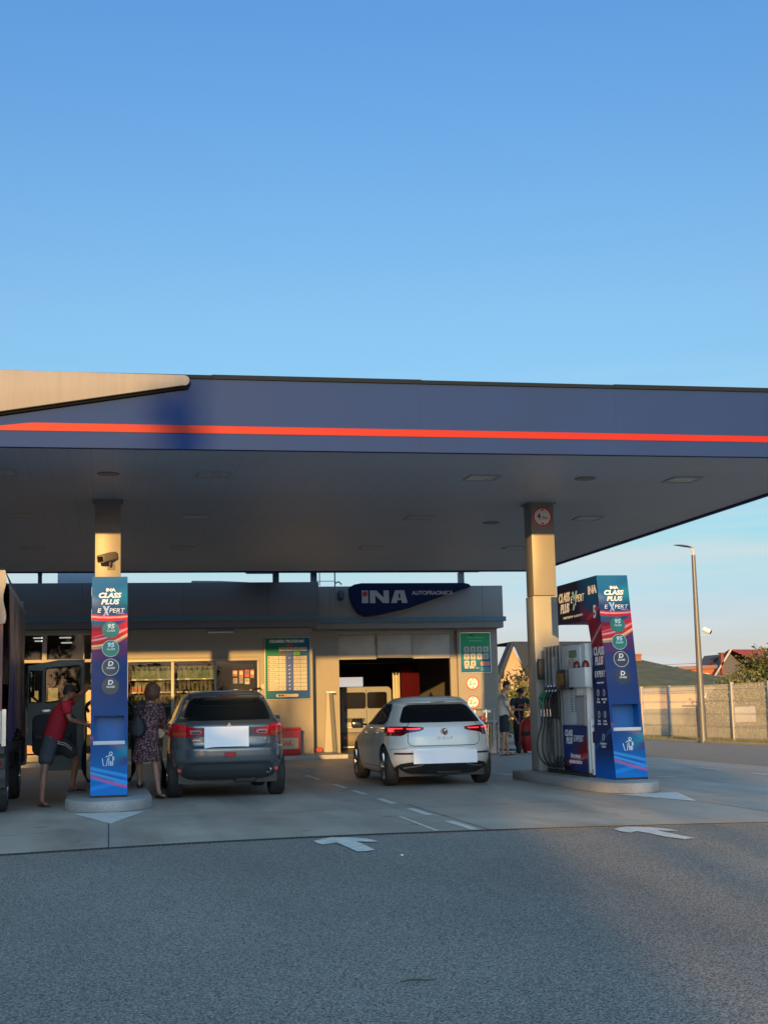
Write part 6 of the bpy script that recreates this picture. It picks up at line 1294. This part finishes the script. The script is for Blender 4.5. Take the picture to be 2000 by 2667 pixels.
house('orange_house', 'small orange house with a white window and brown roof between the green and red roofs', (X2(27), Y2+6, 0), [('wall', w, mat('house_orange', (.34, .08, .035), .8)), ('roof', MB().prism([(X2(25.6), Z2_(2.66)), (X2(27.9), Z2_(2.70)), (X2(27.6), Z2_(2.86)), (X2(25.6), Z2_(2.82))], Y2+.7, Y2+5), mat('roof_brown', (.16, .10, .09), .8)), ('window', MB().box(X2(26.75), X2(27.15), Y2+.9, Y2+.99, Z2_(2.28), Z2_(2.5)), mat('win_white', (.45, .4, .33), .6))])
o = MB().tube([(X2(20), Y2+8, Z2_(3.0)), (X2(24), Y2+7, Z2_(2.93)), (X2(27.5), Y2+6, Z2_(3.02)), (X2(33), Y2+6, Z2_(3.3))], .03, 4).build('overhead_wire', M_black); tag(o, 'thin overhead wire crossing behind the street lamp', 'wire')
o = MB().box(24.2, 28.5, 55, 55.2, 0, .95).build('garden_wall', mat('garden_wall', (.10, .11, .10), .85, noise=.15)); o.location = (-3.0, 0, 0); tag(o, 'low grey garden wall seen through the wire fence', 'wall')
o = MB().box(22.7, 23.6, 48.6, 49.2, .42, 1.0).build('meter_cabinet', mat('cabinet_grey', (.20, .21, .22), .5), bevel=.02); tag(o, 'pale grey cabinet behind the fence right of the street lamp', 'cabinet')
q = MB(); q.prism([(0, 1.08), (1.7, 1.10), (3.2, .95), (3.0, .82), (0, 1.0)], 0, 4); q.box(1.2, 1.9, .2, .4, 0, .9).box(2.2, 2.6, .2, .4, 0, .9); o = q.build('lean_to', mat('shed_grey', (.22, .20, .21), .7)); o.location = (23.4, 51, 0); tag(o, 'low grey lean-to roof behind the wire fence', 'lean-to')
def bush(name, lb, cat, blobs, n, size, mats, seed, trunk=None, loc=None, group=None):
    x, y, z = loc or (blobs[0][0], blobs[0][1], 0); t = thing(name, lb, cat, (x, y, z), group=group)
    c = leaf_cloud('crown', [(b[0]-x, b[1]-y, b[2]-z, b[3], b[4], b[5]) for b in blobs], n, size, mats, t, seed)
    mb = MB(); mb.tube([(0, 0, -z), (.1, 0, blobs[0][2]*.5-z), (0, 0, blobs[0][2]-z)], [.14, .1, .06], 8)
    for b in blobs[1:]: mb.tube([(0, 0, blobs[0][2]*.45-z), ((b[0]-x)*.6, (b[1]-y)*.6, b[2]*.75-z), (b[0]-x, b[1]-y, b[2]-z)], [.07, .05, .02], 6)
    mb.build('trunk', M_bark, t); return t
bush('hedge_shrub', 'sunlit green shrub behind the two men by the car wash', 'shrub', [(13.5, 45, 1.3, .9, .8, 1.1), (12.8, 45.3, .9, .6, .6, .9), (14.3, 45.2, 1.2, .9, .7, 1.1)], 5200, .055, [G1[1], G1[2], leafm('leaf_lime', (.11, .135, .035))], 11)
bush('hedge_shrub', 'darker low shrub at the foot of the car wash side wall', 'shrub', [(12.6, 48, 1.5, .5, .8, 1.2)], 1500, .06, G1, 12)
bush('olive_tree', 'dense dark bushy tree rising above the fence at the right edge of the picture', 'tree', [(25.6, 52, 1.9, 1.2, 1.2, 1.1), (26.9, 52, 2.3, 1.5, 1.4, 1.25), (26.1, 52.5, 2.5, .55, .6, .5), (25.2, 53, 1.0, 1.8, 1.3, 1.0), (27.6, 52, 2.6, 1.3, .9, 1.2)], 15000, .06, [G1[0], G1[1], G2[0], G2[2]], 13)
bush('flowering_shrub', 'looser pale leafed shrub in front of the red roofed house, left of the dark tree', 'shrub', [(23.9, 51, 1.4, .8, .8, .75), (23.2, 51, 1.1, .6, .7, .6), (24.6, 50.5, 1.5, .7, .8, .7)], 5000, .06, [G2[0], G2[1], G1[1], leafm('leaf_silver', (.15, .15, .10))], 14)
bush('small_shrub', 'greenish shrub low behind the fence right of the lamp', 'shrub', [(25.6, 50, .8, 1.3, .6, .9), (21.3, 47, .45, .5, .5, .5)], 3500, .06, [G2[0], G2[1], G1[1]], 15)
# meadow grass behind the fence: stuff
rng = np.random.RandomState(9); mb = MB()
for i in range(7000):
    x = 19.3+14*rng.rand()**1.5; y = 36+24*rng.rand(); h = rng.uniform(.15, .5); a = rng.rand()*PI; mb.add([(x-.015*math.cos(a), y-.015*math.sin(a), -.02), (x+.015*math.cos(a), y+.015*math.sin(a), -.02), (x+rng.normal(0, .08), y, h)], [(0, 1, 2)]); mb.mi[-1] = i % 3
tag(mb.build('tall_grass', [mat('grass_a'), mat('grass_b'), mat('grass_c')], fix=False), 'tall dry meadow grass growing behind the wire fence', 'grass', kind='stuff')
t = thing('parked_car', 'pale parked car far behind the two men', 'car', (14.0, 58, 0)); MB().prism([(-.9, .3), (2.6, .3), (2.7, .7), (1.9, .85), (1.4, 1.25), (-.2, 1.3), (-.9, .9)], 0, 1.6).build('body', mat('car_pale', (.35, .38, .42), .4, coat=1), t, bevel=.05); MB().cyl((0, -.02, .3), (0, .2, .3), .3, n=20).cyl((1.9, -.02, .3), (1.9, .2, .3), .3, n=20).build('wheels', M_rubber, t); MB().prism([(-.1, .88), (1.75, .88), (1.3, 1.18), (-.1, 1.2)], -.004, -.001).build('side_window', M_tint, t)

# ------------------------------------------------ tall trees across the road behind the camera: they shade the forecourt
def bigtree(x, y, h, r, seed, lb, n=2600, sz=.34, base=.12):
    rng = np.random.RandomState(seed); bl = [(x, y, h*.62, r, r*.7, h*.34)]
    for k in range(4): bl.append((x+rng.uniform(-.7, .7)*r, y+rng.uniform(-.5, .5)*r, h*rng.uniform(.3, .72), r*rng.uniform(.45, .7), r*.5, h*rng.uniform(.14, .25)))
    bush('roadside_tree', lb, 'tree', bl, n, sz, [G1[0], G1[1], G1[2]], seed, group='trees across the road behind the camera')

o = MB().tube([(-.09, 0, .012), (-.03, .012, .016), (.04, .004, .012), (.09, .016, .01)], [.003, .005, .004, .002], 5).build('twig', mat('twig_brown', (.07, .065, .03), .8), smooth=True); o.location = (1.450573, 6.706909, 0); tag(o, 'short greenish twig lying on the asphalt near the bottom edge', 'twig')
o = MB().lathe([(.001, 0), (.014, .002), (.012, .012), (.001, .016)], n=8).build('pebble', mat('pebble_white', (.7, .7, .68), .6)); o.location = (2.536660, 12.285289, 0); tag(o, 'tiny white pebble on the asphalt below the centre arrow', 'pebble')

# dried leaves and grit scattered over the asphalt: stuff
rng = np.random.RandomState(21); mb = MB()
for i in range(420):
    y = 5+9*rng.rand(); x = y*rng.uniform(-.1, .52); a = rng.rand()*6.28; L_ = rng.uniform(.004, .012); h = rng.uniform(.003, .007)
    c_, s_ = math.cos(a)*L_, math.sin(a)*L_; mb.add([(x-c_, y-s_, .001), (x+s_*.6, y-c_*.6, h), (x+c_, y+s_, .002), (x-s_*.6, y+c_*.6, h*.6)], [(0, 1, 2, 3)]); mb.mi[-1] = i % 3
tag(mb.build('grit', [mat('grit_pale', (.34, .33, .30), .8), mat('grit_brown', (.12, .08, .045), .8), mat('grit_dark', (.03, .03, .03), .8)], fix=False), 'fine grit and crumbs of dry leaf scattered over the asphalt', 'grit', kind='stuff')
YT = -40.0
specs = []
x = -62
i = 0
rs = random.Random(4)
while x < -11:
    h = 8.3+rs.uniform(-.6, .6); specs.append((x, YT+rs.uniform(-4, 4), h, 3.1)); x += 3.1
for k, (tx, tyy, h, r) in enumerate(specs):
    bigtree(tx, tyy, h, r, 100+k, f'leafy roadside tree behind the camera')
bush('roadside_tree', 'slim roadside tree with a small high crown behind the camera', 'tree', [(-11.5, -40, 11.0, .42, .5, .6)], 55, .19, [G1[0], G1[1], G1[2]], 210, group='trees across the road behind the camera')
bush('roadside_tree', 'leafy roadside tree with a high crown behind the camera', 'tree', [(-5.4, -40, 7.4, 1.7, 1.6, 1.5), (-6.9, -40, 7.2, 1.6, 1.3, 1.45), (-3.9, -40.5, 6.9, 1.1, 1.0, 1.0), (-8.4, -40, 7.0, 1.3, 1.2, 1.4)], 1900, .26, [G1[0], G1[1], G1[2]], 215, group='trees across the road behind the camera')
bush('roadside_tree', 'low loose roadside tree behind the camera', 'tree', [(-5.0, -42, 1.8, 2.0, 1.5, 1.8), (-6.2, -41, 5.3, .4, .6, .22), (-5.0, -41, 4.7, .3, .5, .2)], 420, .2, [G1[0], G1[1], G1[2]], 216, group='trees across the road behind the camera')
bush('roadside_tree', 'dense roadside tree behind the camera', 'tree', [(-11.9, -42, 3.6, 2.0, 1.5, 3.4), (-9.7, -42, 3.6, 2.0, 1.5, 3.4), (-8.9, -42, 5.0, 1.1, 1.2, 1.2)], 4600, .27, [G1[0], G1[1], G1[2]], 217, group='trees across the road behind the camera')
bigtree(-1.4, -41, 6.2, 2.2, 211, 'low loose roadside tree behind the camera', 420, .3)
bigtree(2.5, -40, 5.4, 2.4, 212, 'low loose roadside tree behind the camera', 350, .3)
bigtree(7.5, -42, 5.2, 2.6, 213, 'low loose roadside tree behind the camera', 350, .3)
